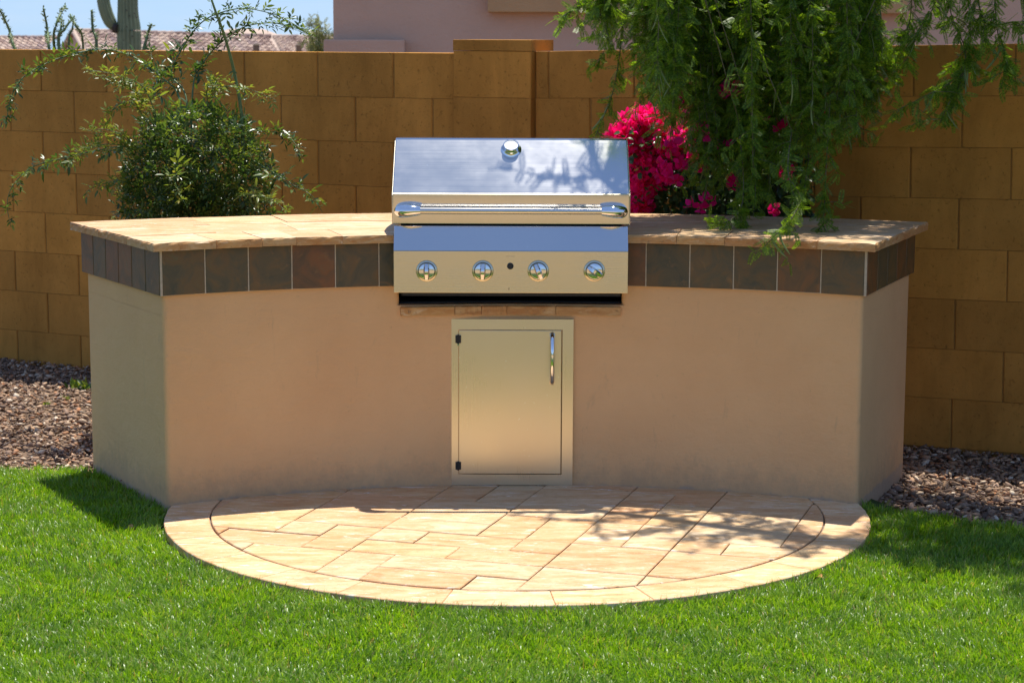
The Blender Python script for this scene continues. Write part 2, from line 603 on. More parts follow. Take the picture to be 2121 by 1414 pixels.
M['grass'] = leaf_mat('grass', [(0, (0.085, 0.20, 0.008)), (0.4, (0.165, 0.315, 0.012)), (0.75, (0.25, 0.40, 0.02)), (0.93, (0.34, 0.47, 0.06)), (0.97, (0.40, 0.36, 0.15)), (1.0, (0.40, 0.26, 0.11))], 0.5, (1.35, 1.4, 0.5), 0.34, 0.55, 3.0)
M['cactus'] = simple('cactus', (0.19, 0.235, 0.125), 0.75, 0, 6, 0.004, 0.15)
M['cactus_scar'] = simple('cactus_scar', (0.05, 0.04, 0.03), 0.9)
M['dry_leaf'] = simple('dry_leaf', (0.45, 0.22, 0.06), 0.7)


def m_rand_island(name, stops, rough=0.85, bs=40, bd=0.004):
    m, N, L, P = mat(name)
    g = N.new('ShaderNodeNewGeometry')
    c = ramp(N, L, g.outputs['Random Per Island'], stops)
    a = noise_tex(N, L, coords(N, L), bs, 4, 0.6)
    c = mixc(N, L, 1.0, c, ramp(N, L, a, [(0.3, (0.8, 0.8, 0.8)), (0.7, (1.15, 1.15, 1.15))]), 'MULTIPLY')
    L.new(c, P.inputs['Base Color'])
    P.inputs['Roughness'].default_value = rough
    P.inputs['Specular IOR Level'].default_value = 0.3
    L.new(bump(N, L, a, 0.5, bd), P.inputs['Normal'])
    return m


M['gravel'] = m_rand_island('gravel', [(0, (0.11, 0.07, 0.05)), (0.2, (0.21, 0.14, 0.095)), (0.4, (0.33, 0.21, 0.13)), (0.55, (0.25, 0.17, 0.13)), (0.7, (0.42, 0.28, 0.17)), (0.8, (0.38, 0.16, 0.07)), (0.9, (0.50, 0.37, 0.25)), (1, (0.62, 0.52, 0.40))])
M['roof_tile'] = m_rand_island('roof_tile', [(0, (0.20, 0.13, 0.11)), (0.3, (0.36, 0.25, 0.20)), (0.6, (0.50, 0.38, 0.30)), (0.8, (0.28, 0.20, 0.19)), (1, (0.58, 0.44, 0.33))], 0.9, 8, 0.01)

# ------------------------------------------------------------------ terrain
def terrain_z(x, y):
    z = -0.075
    if y > 12: z -= 3.1 * min(1, (y - 12) / 70.0) ** 1.0
    if y > 130: z -= 0.025 * (y - 130)
    if y < -30: z += -0.004 * (-30 - y)
    return z


xs = [-2500, -900, -300, -100, -40, -15, -6, -3, 0, 3, 6, 15, 40, 100, 300, 900, 2500]
ys = [-2500, -700, -150, -30, -5, 0, 5, 8, 12, 20, 30, 45, 65, 82, 110, 130, 200, 400, 900, 2500]
gv = [(x, y, terrain_z(x, y)) for y in ys for x in xs]
gf = [(j * len(xs) + i, j * len(xs) + i + 1, (j + 1) * len(xs) + i + 1, (j + 1) * len(xs) + i) for j in range(len(ys) - 1) for i in range(len(xs) - 1)]
g = MB().add(gv, gf).build('ground', M['soil'])
tag(g, kind='structure')

# ------------------------------------------------------------------ island plan
CX, CY, RF = 0.0686, 4.8406, 2.4072
TL, TR = -0.5471, 0.4901
AL, AR, WL, WR = 0.0218, -0.0924, 0.7956, 0.7487
ZT, ZS, ZL, OS, OT = 0.910, 0.8808, 0.7239, 0.0457, 0.0131


def plan(t, off, w):
    """point at fraction t along the curved front, off = outward along the depth (0 front .. 1 back), w = extra metres forward(-)/back(+)"""
    th = TL + (TR - TL) * t
    a = AL + (AR - AL) * t
    W = WL + (WR - WL) * t
    p = Vector((CX + RF * math.sin(th), CY + RF * math.cos(th)))
    d = Vector((math.sin(th + a), math.cos(th + a)))
    return p + d * (W * off + w)


def t_of_x(x):
    return (math.asin((x - CX) / RF) - TL) / (TR - TL)


def side_out(s):
    th = TL + AL if s < 0 else TR + AR
    return Vector((math.cos(th), -math.sin(th))) * s


def outline(o, t0=0.0, t1=1.0, n=24):
    """plan outline of the island grown by o, counter-clockwise, between fractions t0..t1"""
    fr = [plan(t0 + (t1 - t0) * i / n, 0, -o) for i in range(n + 1)]
    bk = [plan(t0 + (t1 - t0) * i / n, 1, o) for i in range(n + 1)]
    if t0 == 0:
        e = side_out(-1) * o
        fr[0] = fr[0] + e; bk[0] = bk[0] + e
    if t1 == 1:
        e = side_out(1) * o
        fr[-1] = fr[-1] + e; bk[-1] = bk[-1] + e
    return fr, bk


def rounded(pts, r, n=4):
    out = []
    m = len(pts)
    for i, p in enumerate(pts):
        a, b = pts[i - 1], pts[(i + 1) % m]
        da, db = (a - p), (b - p)
        ang = da.angle(db)
        if ang > math.radians(150) or da.length < r * 2 or db.length < r * 2:
            out.append(p); continue
        p0, p1 = p + da.normalized() * r, p + db.normalized() * r
        for k in range(n + 1):
            s = k / n
            out.append(p0 * (1 - s) ** 2 + p * 2 * s * (1 - s) + p1 * s * s)
    return out


XG0, XG1 = -0.398, 0.388          # grill opening in the plaster
T0, T1 = t_of_x(XG0), t_of_x(XG1)
Z_SILL = 0.655

# ------------------------------------------------------------------ patio
patio = empty('patio', (0.02, 6.86, 0))
tag(patio, kind='structure')
PC = Vector((0.020, 6.862))
R_OUT, R_IN = 1.192, 1.042
bed = MB()
ring = [PC + Vector((math.cos(a), math.sin(a))) * (R_OUT - 0.012) for a in np.linspace(math.radians(155), math.radians(385), 90)]
bed.prism(ring, -0.08, -0.010)
bed.build('sand_bed', M['joint_sand'], patio)


def clip_poly(poly, inside_pts):
    """Sutherland-Hodgman, convex clip polygon ccw"""
    out = poly
    n = len(inside_pts)
    for i in range(n):
        a, b = inside_pts[i], inside_pts[(i + 1) % n]
        e = b - a
        nxt = []
        for k in range(len(out)):
            p, q = out[k], out[(k + 1) % len(out)]
            sp, sq = e.x * (p.y - a.y) - e.y * (p.x - a.x), e.x * (q.y - a.y) - e.y * (q.x - a.x)
            if sp >= 0: nxt.append(p)
            if (sp >= 0) != (sq >= 0): nxt.append(p + (q - p) * (sp / (sp - sq)))
        out = nxt
        if not out: break
    return out


def slab_mesh(name, pts, z0, z1, cham=0.0025):
    """paver: plan polygon with a worn, chamfered arris"""
    n = len(pts)
    c = sum(pts, Vector((0, 0))) / n
    vs, fs = [], []
    rings = [(0, z0), (0, z1 - cham), (cham, z1)]
    for ins, z in rings:
        for i, p in enumerate(pts):
            a, b = pts[i - 1], pts[(i + 1) % n]
            e1, e2 = (p - a).normalized(), (b - p).normalized()
            nn = Vector((-(e1.y + e2.y), e1.x + e2.x))
            if nn.length < 1e-6: nn = Vector((-e1.y, e1.x))
            nn.normalize()
            q = p + nn * ins
            vs.append((q.x, q.y, z))
    for r in range(2):
        for i in range(n):
            fs.append((r * n + i, r * n + (i + 1) % n, (r + 1) * n + (i + 1) % n, (r + 1) * n + i))
    fs.append(tuple(range(2 * n, 3 * n)))
    return MB().add(vs, fs)


GA = math.radians(-17.5)
GU = Vector((math.cos(GA), math.sin(GA)))
GV = Vector((-math.sin(GA), math.cos(GA)))
U0, V0, MU = -2.861, -0.240, 0.1605


def grid(i, j):
    u, v = U0 + MU * i, V0 - 0.1565 * j
    return GU * u + GV * (v + 7.52 * math.cos(GA))


inner = [PC + Vector((math.cos(a), math.sin(a))) * (R_IN - 0.0052) for a in np.linspace(0, 2 * math.pi, 96, endpoint=False)]
cells = [(-1, 1, 3, 6), (1, 2, 5, 6), (0, 2, 6, 7), (2, 3, 5, 7), (1, 3, 7, 9), (-1, 1, 7, 9), (3, 4, 7, 10), (4, 6, 8, 10), (6, 7, 8, 10),
         (4, 7, 7, 8), (3, 5, 6, 7), (5, 7, 6, 7), (3, 4, 5, 6), (4, 6, 5, 6), (6, 7, 5, 6), (3, 5, 4, 5), (3, 5, 2, 4), (1, 3, 2, 5), (3, 4, 0, 2), (4, 5, 0, 2),
         (5, 6, 3, 5), (6, 7, 3, 5), (5, 7, 0, 3), (3, 5, -2, 0), (5, 7, -2, 0), (-1, 1, 2, 3), (1, 3, 0, 2), (-1, 1, 6, 7), (-1, 0, 6, 7),
         (7, 8, 1, 3), (7, 8, 3, 5), (8, 9, 1, 3), (8, 9, 3, 5), (7, 8, 0, 1), (8, 9, 0, 1), (7, 9, -2, 0), (9, 11, 0, 4), (9, 11, -2, 0), (9, 10, 4, 5), (10, 12, 4, 5), (11, 13, 0, 4),
         (11, 13, -2, 0), (7, 9, 5, 7), (7, 9, 7, 9), (9, 11, 5, 7), (9, 12, 7, 9), (11, 13, 5, 7), (12, 13, 4, 5), (-3, -1, 0, 3), (-3, -1, 3, 6), (-3, -1, 6, 8), (-1, 1, 0, 2), (13, 15, -2, 2), (13, 15, 2, 5), (-1, 1, -2, 0), (1, 3, -2, 0)]
cells.remove((-1, 1, 6, 7))
gp = 0.0014
for (i0, i1, j0, j1) in cells:
    quad = [grid(i0, j1), grid(i1, j1), grid(i1, j0), grid(i0, j0)]
    c = sum(quad, Vector((0, 0))) / 4
    quad = [p + GU * (gp if (p - c).dot(GU) < 0 else -gp) + GV * (gp * 1.7 if (p - c).dot(GV) < 0 else -gp * 1.7) for p in quad]
    # worn, not quite straight sides
    den = []
    for k in range(4):
        p, q = quad[k], quad[(k + 1) % 4]
        m = max(3, int((q - p).length / 0.03))
        nrm = Vector((-(q - p).y, (q - p).x)).normalized()
        for s in range(m):
            den.append(p + (q - p) * (s / m) + nrm * random.uniform(0, 0.0013))
    poly = clip_poly(den, inner)
    # pavers wholly under the barbecue island are left out
    if len(poly) < 3: continue
    if min(math.hypot(p.x - CX, p.y - CY) for p in poly) > RF + 0.02: continue
    ar = abs(sum(poly[k - 1].x * poly[k].y - poly[k].x * poly[k - 1].y for k in range(len(poly)))) / 2
    if ar < 0.0004: continue
    cc = sum(poly, Vector((0, 0))) / len(poly)
    z1 = random.uniform(-0.0018, 0.0016)
    o = slab_mesh('paver', [p - cc for p in poly], -0.035, z1).build('paver', M['travertine'])
    o.location = (cc.x, cc.y, 0)
    o.rotation_euler = (random.uniform(-.002, .002), random.uniform(-.002, .002), 0)
    o.parent = patio; o.matrix_parent_inverse = world_of(patio).inverted()
# border ring
ang = math.radians(158)
while ang < math.radians(382):
    st = math.radians(random.uniform(11.5, 17))
    n = 8
    a0, a1 = ang + 0.0006, ang + st - 0.0006
    aa = np.linspace(a0, a1, n)
    pts = [PC + Vector((math.cos(a), math.sin(a))) * (R_OUT + random.uniform(-.0015, .0015)) for a in aa] + [PC + Vector((math.cos(a), math.sin(a))) * R_IN for a in aa[::-1]]
    cc = sum(pts, Vector((0, 0))) / len(pts)
    o = slab_mesh('border_paver', [p - cc for p in pts], -0.04, random.uniform(-0.0026, -0.0016)).build('border_paver', M['travertine_pale'])
    o.location = (cc.x, cc.y, 0)
    o.parent = patio; o.matrix_parent_inverse = world_of(patio).inverted()
    ang += st

# ------------------------------------------------------------------ barbecue island
isl = empty('barbecue_island', (0.05, 7.6, 0))
tag(isl, 'curved tan stucco barbecue island with travertine top and slate tile band', 'barbecue island')
fr, bk = outline(0)
full = fr + bk[::-1]
body = MB()
pts = rounded([Vector(p) for p in full], 0.02, 6)
body.prism(pts, -0.14, Z_SILL)
o = body.build('plaster_body', M['stucco'], isl)
# plaster shoulders left and right of the grill
for (a, b) in ((0.0, T0), (T1, 1.0)):
    fr, bk = outline(0, a, b, 12)
    sh = MB().prism(rounded([Vector(p) for p in fr + bk[::-1]], 0.02, 6), Z_SILL - 0.001, ZS - 0.002)
    sh.build('plaster_shoulder', M['stucco'], isl)
# back wall behind the grill bay
fr, bk = outline(0, T0, T1, 10)
strip = [plan(T0 + (T1 - T0) * i / 10, 0.72, 0) for i in range(11)]
MB().prism(strip + bk[::-1], Z_SILL - 0.001, ZS - 0.002).build('plaster_back', M['stucco'], isl)
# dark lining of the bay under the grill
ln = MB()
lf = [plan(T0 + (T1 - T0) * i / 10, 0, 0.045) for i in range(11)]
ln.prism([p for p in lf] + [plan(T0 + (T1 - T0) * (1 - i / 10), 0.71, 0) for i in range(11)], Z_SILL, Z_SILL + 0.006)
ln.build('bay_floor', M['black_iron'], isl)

# slate tiles: along the front, then the two ends
tile_pts = [(-.0742, -.0742), (.0742, .0742)]
TW, TH = 0.1512, 0.1515
th_m = 0.012
proto = {}


def tile_mesh(w):
    k = round(w, 3)
    if k not in proto:
        me = MB().box(-w / 2, w / 2, -th_m, 0.0, -TH / 2, TH / 2).mesh('slate_tile', 0.0018, 1)
        me.materials.append(M['slate'])
        proto[k] = me
    return proto[k]


def place_tile(pt, outward, w):
    """pt = point on the plaster face, outward = plan direction away from it"""
    o = bpy.data.objects.new('slate_tile', tile_mesh(w))
    COL.objects.link(o)
    o.parent = isl
    o.matrix_parent_inverse = world_of(isl).inverted()
    o.location = (pt.x + outward.x * OT * 0.2, pt.y + outward.y * OT * 0.2, (ZS + ZL) / 2 + random.uniform(-.0008, .0008))
    o.rotation_euler = (random.uniform(-.006, .006), 0, math.atan2(outward.y, outward.x) + math.pi / 2)


arc = RF * (TR - TL)
pitch = 0.1557
for side in (-1, 1):
    k = 0
    while True:
        s0 = 0.006 + k * pitch - 0.012
        tc0, tc1 = s0 / arc, (s0 + pitch) / arc
        lim = T0 if side < 0 else 1 - T1
        if tc0 > lim - 0.002: break
        tc1 = min(tc1, lim)
        w = (tc1 - tc0) * arc - 0.0042
        t = (tc0 + tc1) / 2
        t = t if side < 0 else 1 - t
        th = TL + (TR - TL) * t
        p = plan(t, 0, 0)
        if w > 0.02: place_tile(p, Vector((-math.sin(th), -math.cos(th))), min(TW, w))
        k += 1
    out = side_out(side)
    tt = 0.0 if side < 0 else 1.0
    W = WL if side < 0 else WR
    n = 6 if side < 0 else 5
    for k in range(n):
        wd = (W + 0.026) / n
        p = plan(tt, 0, -0.012 + wd * (k + 0.5))
        place_tile(p, out, wd - 0.0055)
# grout behind the tiles
for (a, b) in ((0.0, T0), (T1, 1.0)):
    fr, bk = outline(0.0118, a, b, 30)
    MB().prism([Vector(p) for p in fr + bk[::-1]], ZL + 0.0015, ZS - 0.0005).build('grout', M['grout'], isl)

# travertine counter: separate pieces with a rough split edge
YG = 7.78   # back of the grill cut-out


def counter_piece(ts, o0, o1, edge_front, edge_back, side=0):
    """ts (t0,t1); o0,o1 fraction of the counter depth"""
    t0, t1 = ts
    n = 7
    fw = [plan(t0 + (t1 - t0) * i / n, 0, -OS + (WL + 2 * OS) * o0) for i in range(n + 1)]
    bw = [plan(t0 + (t1 - t0) * i / n, 0, -OS + (WL + 2 * OS) * o1) for i in range(n + 1)]
    if abs(t1 - tg0) < 1e-6: fw[-1] = Vector((GX0, fw[-1].y)); bw[-1] = Vector((GX0, bw[-1].y))
    if abs(t0 - tg1) < 1e-6: fw[0] = Vector((GX1, fw[0].y)); bw[0] = Vector((GX1, bw[0].y))
    if side == -1 or side == 1:
        e = side_out(side) * OS
        k = 0 if side < 0 else -1
        fw[k] = fw[k] + e; bw[k] = bw[k] + e
        m = 6
    g = 0.0009
    loop = []
    cx_ = sum(fw + bw, Vector((0, 0))) / (2 * n + 2)
    pts = fw + bw[::-1]
    # dense loop
    dense, flag = [], []
    for k in range(len(pts)):
        p, q = pts[k], pts[(k + 1) % len(pts)]
        m = max(1, int((q - p).length / 0.022))
        nf = len(fw)
        out_ = (k < nf - 1 and edge_front) or (nf <= k < 2 * nf - 1 and edge_back) or (k == nf - 1 and side == 1) or (k == 2 * nf - 1 and side == -1)
        for s in range(m):
            dense.append(p + (q - p) * (s / m)); flag.append(1.0 if out_ else 0.0)
    dense = [p + (cx_ - p).normalized() * g for p in dense]
    n = len(dense)
    N1 = Vector((random.random() * 90, random.random() * 90, 0))
    rows = []
    zl = [(ZS, 0.0), (ZS + 0.010, 0.0), (ZT - 0.008, 0.0), (ZT, 0.0)]
    vs, fs = [], []
    for r, (z, ins) in enumerate(zl):
        for i, p in enumerate(dense):
            a, b = dense[i - 1], dense[(i + 1) % n]
            nn = Vector((-(b - a).y, (b - a).x)).normalized()
            q3 = Vector((p.x * 60, p.y * 60, r * 3.1)) + N1
            is_edge = (edge_front and (p - plan(max(0, min(1, (t0 + t1) / 2)), 0, 0)).length < 10)
            fl = flag[i]
            w_ = fl * (noise.noise(q3) * 0.0022 + abs(noise.noise(q3 * 0.45)) * 0.0018)
            if r == 3:
                w_ += 0.0006 + fl * (0.0014 + max(0, noise.noise(q3 * 0.8)) * 0.007)
            zz = z - (max(0, noise.noise(q3 * 0.7 + Vector((5, 5, 5)))) * 0.006 * fl + 0.0008 if r == 3 else 0)
            q = p + nn * w_
            vs.append((q.x, q.y, zz))
    # inner top ring so that the chipped arris stays at the rim
    for i, p in enumerate(dense):
        a, b = dense[i - 1], dense[(i + 1) % n]
        nn = Vector((-(b - a).y, (b - a).x)).normalized()
        q = p + nn * 0.014
        vs.append((q.x, q.y, ZT))
    for r in range(4):
        for i in range(n):
            fs.append((r * n + i, r * n + (i + 1) % n, (r + 1) * n + (i + 1) % n, (r + 1) * n + i))
    fs.append(tuple(range(n - 1, -1, -1)))
    fs.append(tuple(range(4 * n, 5 * n)))
    c3 = Vector((cx_.x, cx_.y, ZT - 0.015))
    vs = [Vector(v) - c3 for v in vs]
    o = MB().add(vs, fs).build('counter_slab', M['travertine'])
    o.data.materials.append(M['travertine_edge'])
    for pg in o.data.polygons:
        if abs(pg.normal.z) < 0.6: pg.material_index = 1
    dz = random.uniform(-0.0008, 0.0008)
    o.location = c3 + Vector((0, 0, dz))
    th = TL + (TR - TL) * (t0 + t1) / 2
    o.parent = isl; o.matrix_parent_inverse = world_of(isl).inverted()
    return o


GX0, GX1 = -0.412, 0.402
tg0, tg1 = t_of_x(GX0 + 0.0), t_of_x(GX1 - 0.0)
dq = 0.16 / arc
for (a, b, s) in ((0.0, tg0, -1), (tg1, 1.0, 1)):
    n1 = max(1, round((b - a) / dq))
    cuts = [a + (b - a) * k / n1 + (random.uniform(-.2, .2) * dq if 0 < k < n1 else 0) for k in range(n1 + 1)]
    for k in range(n1):
        sd = -1 if (s < 0 and k == 0) else (1 if (s > 0 and k == n1 - 1) else 0)
        counter_piece((cuts[k], cuts[k + 1]), 0, 0.30, True, False, sd)
    n2 = max(1, round((b - a) / dq / 1.9))
    for (o0, o1) in ((0.30, 0.64), (0.64, 1.0)):
        sh = random.uniform(-.2, .2)
        cuts = [a + (b - a) * k / n2 + ((sh + random.uniform(-.15, .15)) * dq if 0 < k < n2 else 0) for k in range(n2 + 1)]
        for k in range(n2):
            sd = -1 if (s < 0 and k == 0) else (1 if (s > 0 and k == n2 - 1) else 0)
            counter_piece((cuts[k], cuts[k + 1]), o0, o1, False, o1 == 1.0, sd)
for k in range(3):
    counter_piece((tg0 + (tg1 - tg0) * k / 3, tg0 + (tg1 - tg0) * (k + 1) / 3), 0.74, 1.0, False, True)

# sill stones under the grill opening
sx = [XG0 + 0.001, -0.205, -0.113, 0.045, 0.235, XG1 - 0.001]
sx = [XG0 + 0.001, -0.205, -0.11, -0.02, 0.155, XG1 - 0.001]
for k in range(len(sx) - 1):
    a, b = sx[k] + 0.001, sx[k + 1] - 0.001
    n = 8
    fw = [plan(t_of_x(a + (b - a) * i / n), 0, -0.012 + random.uniform(-.002, .002)) for i in range(n + 1)]
    bw = [plan(t_of_x(a + (b - a) * i / n), 0, 0.05) for i in range(n + 1)]
    pts = fw + bw[::-1]
    c = sum(pts, Vector((0, 0))) / len(pts)
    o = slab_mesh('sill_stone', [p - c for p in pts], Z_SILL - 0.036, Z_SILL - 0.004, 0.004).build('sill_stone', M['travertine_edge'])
    o.location = (c.x, c.y, 0)
    o.parent = isl; o.matrix_parent_inverse = world_of(isl).inverted()

# access door
YD = CY + RF - 0.001
dx0, dx1, dz0, dz1 = -0.2272, 0.2190, 0.001, 0.603
ix0, ix1, iz0, iz1 = -0.1915, 0.1800, 0.040, 0.565
df = MB()
yo, yi = YD - 0.016, YD + 0.03
df.box(dx0, ix0, yo, yi, dz0, dz1).box(ix1, dx1, yo, yi, dz0, dz1)
df.box(ix0, ix1, yo, yi, dz0, iz0).box(ix0, ix1, yo, yi, iz1, dz1)
# returns of the frame, to read as folded sheet
adoor = df.build('access_door', M['door_steel'], isl)
tag(adoor, 'stainless steel access door below the grill')
MB().box(ix0, ix1, YD + 0.014, YD + 0.02, iz0, iz1).build('door_backing', M['black'], adoor)
MB().box(ix0 + 0.0022, ix1 - 0.0038, YD - 0.0155, YD + 0.002, iz0 + 0.0022, iz1 - 0.0024).build('door_panel', M['door_steel'], adoor, bevel=0.0012)
for zc in (0.531, 0.072):
    h = MB().box(ix0 - 0.010, ix0 + 0.010, YD - 0.024, YD - 0.0165, zc - 0.0135, zc + 0.0135)
    h.lathe([(0.0045, -0.016), (0.0045, 0.016)], Matrix.Translation((ix0, YD - 0.022, zc)), 10)
    h.build('hinge', M['black'], adoor, bevel=0.001, seg=1)
MB().lathe([(0.003, -0.004), (0.003, 0.004)], Matrix.Translation((ix0, YD - 0.0215, 0.512)), 8).build('hinge_pin', M['chrome'], adoor)
xh = 0.1435
hp = spline([(xh, YD - 0.014, 0.548), (xh, YD - 0.030, 0.538), (xh, YD - 0.044, 0.505), (xh, YD - 0.048, 0.462), (xh, YD - 0.044, 0.419), (xh, YD - 0.030, 0.386), (xh, YD - 0.014, 0.376)], 6)
nh = len(hp)
MB().tube(hp, [0.0075 + 0.0025 * abs(2 * i / (nh - 1) - 1) ** 2 for i in range(nh)], 14).build('handle', M['chrome'], adoor, auto=50)

# ------------------------------------------------------------------ gas grill
gr = empty('gas_grill', (-0.005, 7.3, Z_SILL))
tag(gr, 'stainless steel built-in gas grill with sloped hood and four knobs', 'grill')
gx0, gx1 = -0.4135, 0.4035
YF = 7.115
# control panel and apron as one folded sheet with its side cheeks
panel = [(YF, 0.7115), (YF, 0.8575), (YF + 0.004, 0.8605), (YF + 0.004, 0.7115)]
MB().profile_x([(YF, 0.7115), (YF, 0.858), (YF + 0.12, 0.858), (YF + 0.12, 0.7115)], gx0, gx1).build('control_panel', M['steel'], gr, bevel=0.0012, seg=2)
MB().profile_x([(YF + 0.0005, 0.8588), (YF + 0.038, 0.9415), (YF + 0.12, 0.9415), (YF + 0.12, 0.8588)], gx0, gx1).build('apron', M['hood_steel'], gr, bevel=0.001, seg=2)
MB().box(gx0 + 0.018, gx1 - 0.018, YF + 0.121, 7.74, Z_SILL + 0.03, 0.945).build('firebox', M['black_iron'], gr)
MB().box(gx0 + 0.03, gx1 - 0.03, YF + 0.02, YF + 0.118, 0.6985, 0.711).build('drip_tray', M['black_iron'], gr)
MB().box(gx0 - 0.004, gx1 + 0.004, YF + 0.1205, 7.765, 0.9105, 0.9205).build('flange', M['steel'], gr)
hx0, hx1 = -0.4205, 0.4105
YH = 7.168
hood_prof = [(YH, 0.9475), (YH, 1.0490), (7.375, 1.2300), (7.392, 1.2355), (7.47, 1.2355)]
hood_prof += [(7.47 + 0.23 * math.sin(a), 1.2355 - 0.288 * (1 - math.cos(a))) for a in np.linspace(0.12, math.pi / 2, 14)]
hood = MB().profile_x(hood_prof, hx0 + 0.0015, hx1 - 0.0015).build('hood', M['hood_steel'], gr, bevel=0.0025, seg=3, auto=8)
# end caps of the hood: folded cheeks, a touch proud
for x0, x1 in ((hx0 - 0.0015, hx0 + 0.0013), (hx1 - 0.0013, hx1 + 0.0015)):
    cheek = [(YH + 0.003, 0.945), (YH + 0.003, 1.047), (7.376, 1.227), (7.47, 1.2325)] + [(7.469 + 0.23 * math.sin(a), 1.2325 - 0.2875 * (1 - math.cos(a))) for a in np.linspace(0.12, math.pi / 2, 14)]
    MB().profile_x(cheek, x0, x1).build('hood_cheek', M['steel'], gr, bevel=0.0006, seg=1)
MB().profile_x([(YH - 0.0022, 1.0475), (YH - 0.0022, 1.0515), (YH + 0.004, 1.055), (YH + 0.004, 1.0475)], hx0 + 0.002, hx1 - 0.002).build('hood_fold', M['steel'], gr, bevel=0.0006, seg=1)
# thermometer on the sloping face
sl = Vector((0, 7.375 - YH, 1.2300 - 1.0490)).normalized()
nrm = Vector((0, -sl.z, sl.y))
gc = at(1057, 321, 7.338)
f_ = (gc.y - YH) / (7.375 - YH)
gc = Vector((-0.0055, YH + f_ * (7.375 - YH), 1.0490 + f_ * (1.2300 - 1.0490)))
MG = Matrix.Translation(gc) @ nrm.to_track_quat('Z', 'Y').to_matrix().to_4x4()
th_ = MB().lathe([(0.037, -0.001), (0.037, 0.002), (0.034, 0.005), (0.030, 0.010), (0.029, 0.021), (0.0275, 0.0245), (0.0245, 0.0245), (0.0235, 0.0215)], MG, 40).build('thermometer', M['chrome'], gr, auto=35)
MB().lathe([(0.0234, 0.0216), (0.0234, 0.0222)], MG, 32).build('dial', M['dial'], th_)
nl = MB()
for a, r0, r1, w in ((0.5, -0.004, 0.016, 0.0014), ):
    A = MG @ Matrix.Rotation(a, 4, 'Z')
    vs = [A @ Vector((-w, r0, 0.0226)), A @ Vector((w, r0, 0.0226)), A @ Vector((0.0003, r1, 0.0226)), A @ Vector((-0.0003, r1, 0.0226))]
    nl.add(vs, [(0, 1, 2, 3)])
for k in range(11):
    A = MG @ Matrix.Rotation(-2.2 + k * 0.44, 4, 'Z')
    vs = [A @ Vector((-.0006, 0.0175, 0.0225)), A @ Vector((.0006, 0.0175, 0.0225)), A @ Vector((.0006, 0.0215, 0.0225)), A @ Vector((-.0006, 0.0215, 0.0225))]
    nl.add(vs, [(0, 1, 2, 3)])
nl.build('needle', M['black'], th_)
# hood handle: bar between two chrome elbows
zh, yh = 0.9985, 7.106
bar = MB().lathe([(0.0115, 0), (0.0115, 0.640)], Matrix.Translation((-0.325, yh, zh)) @ Matrix.Rotation(math.pi / 2, 4, 'Y'), 28)
bar.build('handle_bar', M['bar_steel'], gr, auto=40)
for s, xe in ((-1, -0.392), (1, 0.382)):
    xi = -0.3195 if s < 0 else 0.3095
    pth = spline([(xi, yh, zh), (xi + s * 0.022, yh, zh), (xi + s * 0.045, yh + 0.003, zh - 0.001), (xe - s * 0.006, yh + 0.018, zh - 0.003), (xe, yh + 0.042, zh - 0.004), (xe + s * 0.001, YH + 0.0005, zh - 0.004)], 7)
    n = len(pth)
    rad = [0.0150 + 0.0055 * math.sin(math.pi * min(1, i / (n - 1) * 1.05)) + 0.004 * (i / (n - 1)) for i in range(n)]
    MB().tube(pth, rad, 24).build('handle_end', M['chrome'], gr, auto=45)
# four control knobs
for (u, rot) in ((884, 0.0), (1000, -0.05), (1115, 0.42), (1231, 1.0)):
    c = at(u, 561, YF)
    A = Matrix.Translation((c.x, YF, c.z)) @ Matrix.Rotation(math.pi / 2, 4, 'X')
    k = MB().lathe([(0.0375, -0.0005), (0.0375, 0.002), (0.0355, 0.005), (0.0315, 0.0065), (0.0305, 0.006)], A, 40).build('knob', M['steel'], gr, auto=35)
    MB().lathe([(0.0303, 0.004), (0.0303, 0.006)], A, 32).build('seat_ring', M['black'], k)
    MB().lathe([(0.0285, 0.006), (0.0285, 0.0135), (0.0270, 0.016), (0.0255, 0.0165)], A, 36).build('knob_face', M['knob'], k, auto=35)
    B = A @ Matrix.Rotation(rot, 4, 'Z')
    gp_ = MB()
    n = 10
    prof = []
    vs, fs = [], []
    for j in range(9):
        yy = -0.0275 + 0.055 * j / 8
        hw = 0.0098 * (0.82 + 0.18 * math.sin(math.pi * j / 8))
        top = 0.038 * (0.80 + 0.2 * math.sin(math.pi * j / 8))
        cs = [(-hw * 1.15, 0.016), (-hw, top - 0.004), (-hw * 0.6, top), (hw * 0.6, top), (hw, top - 0.004), (hw * 1.15, 0.016)]
        for (x, z) in cs: vs.append(B @ Vector((x, yy, z)))
    for j in range(8):
        for i in range(5):
            fs.append((j * 6 + i, j * 6 + i + 1, (j + 1) * 6 + i + 1, (j + 1) * 6 + i))
    fs.append((0, 1, 2, 3, 4, 5)); fs.append(tuple(8 * 6 + i for i in (5, 4, 3, 2, 1, 0)))
    gp_.add(vs, fs)
    gp_.build('grip', M['knob'], k, auto=35)
c = at(1057, 551, YF)
A = Matrix.Translation((c.x, YF, c.z)) @ Matrix.Rotation(math.pi / 2, 4, 'X')
MB().lathe([(0.0115, -0.0005), (0.0115, 0.003), (0.009, 0.0045), (0.0085, 0.0035)], A, 24).build('igniter_button', M['black'], gr)

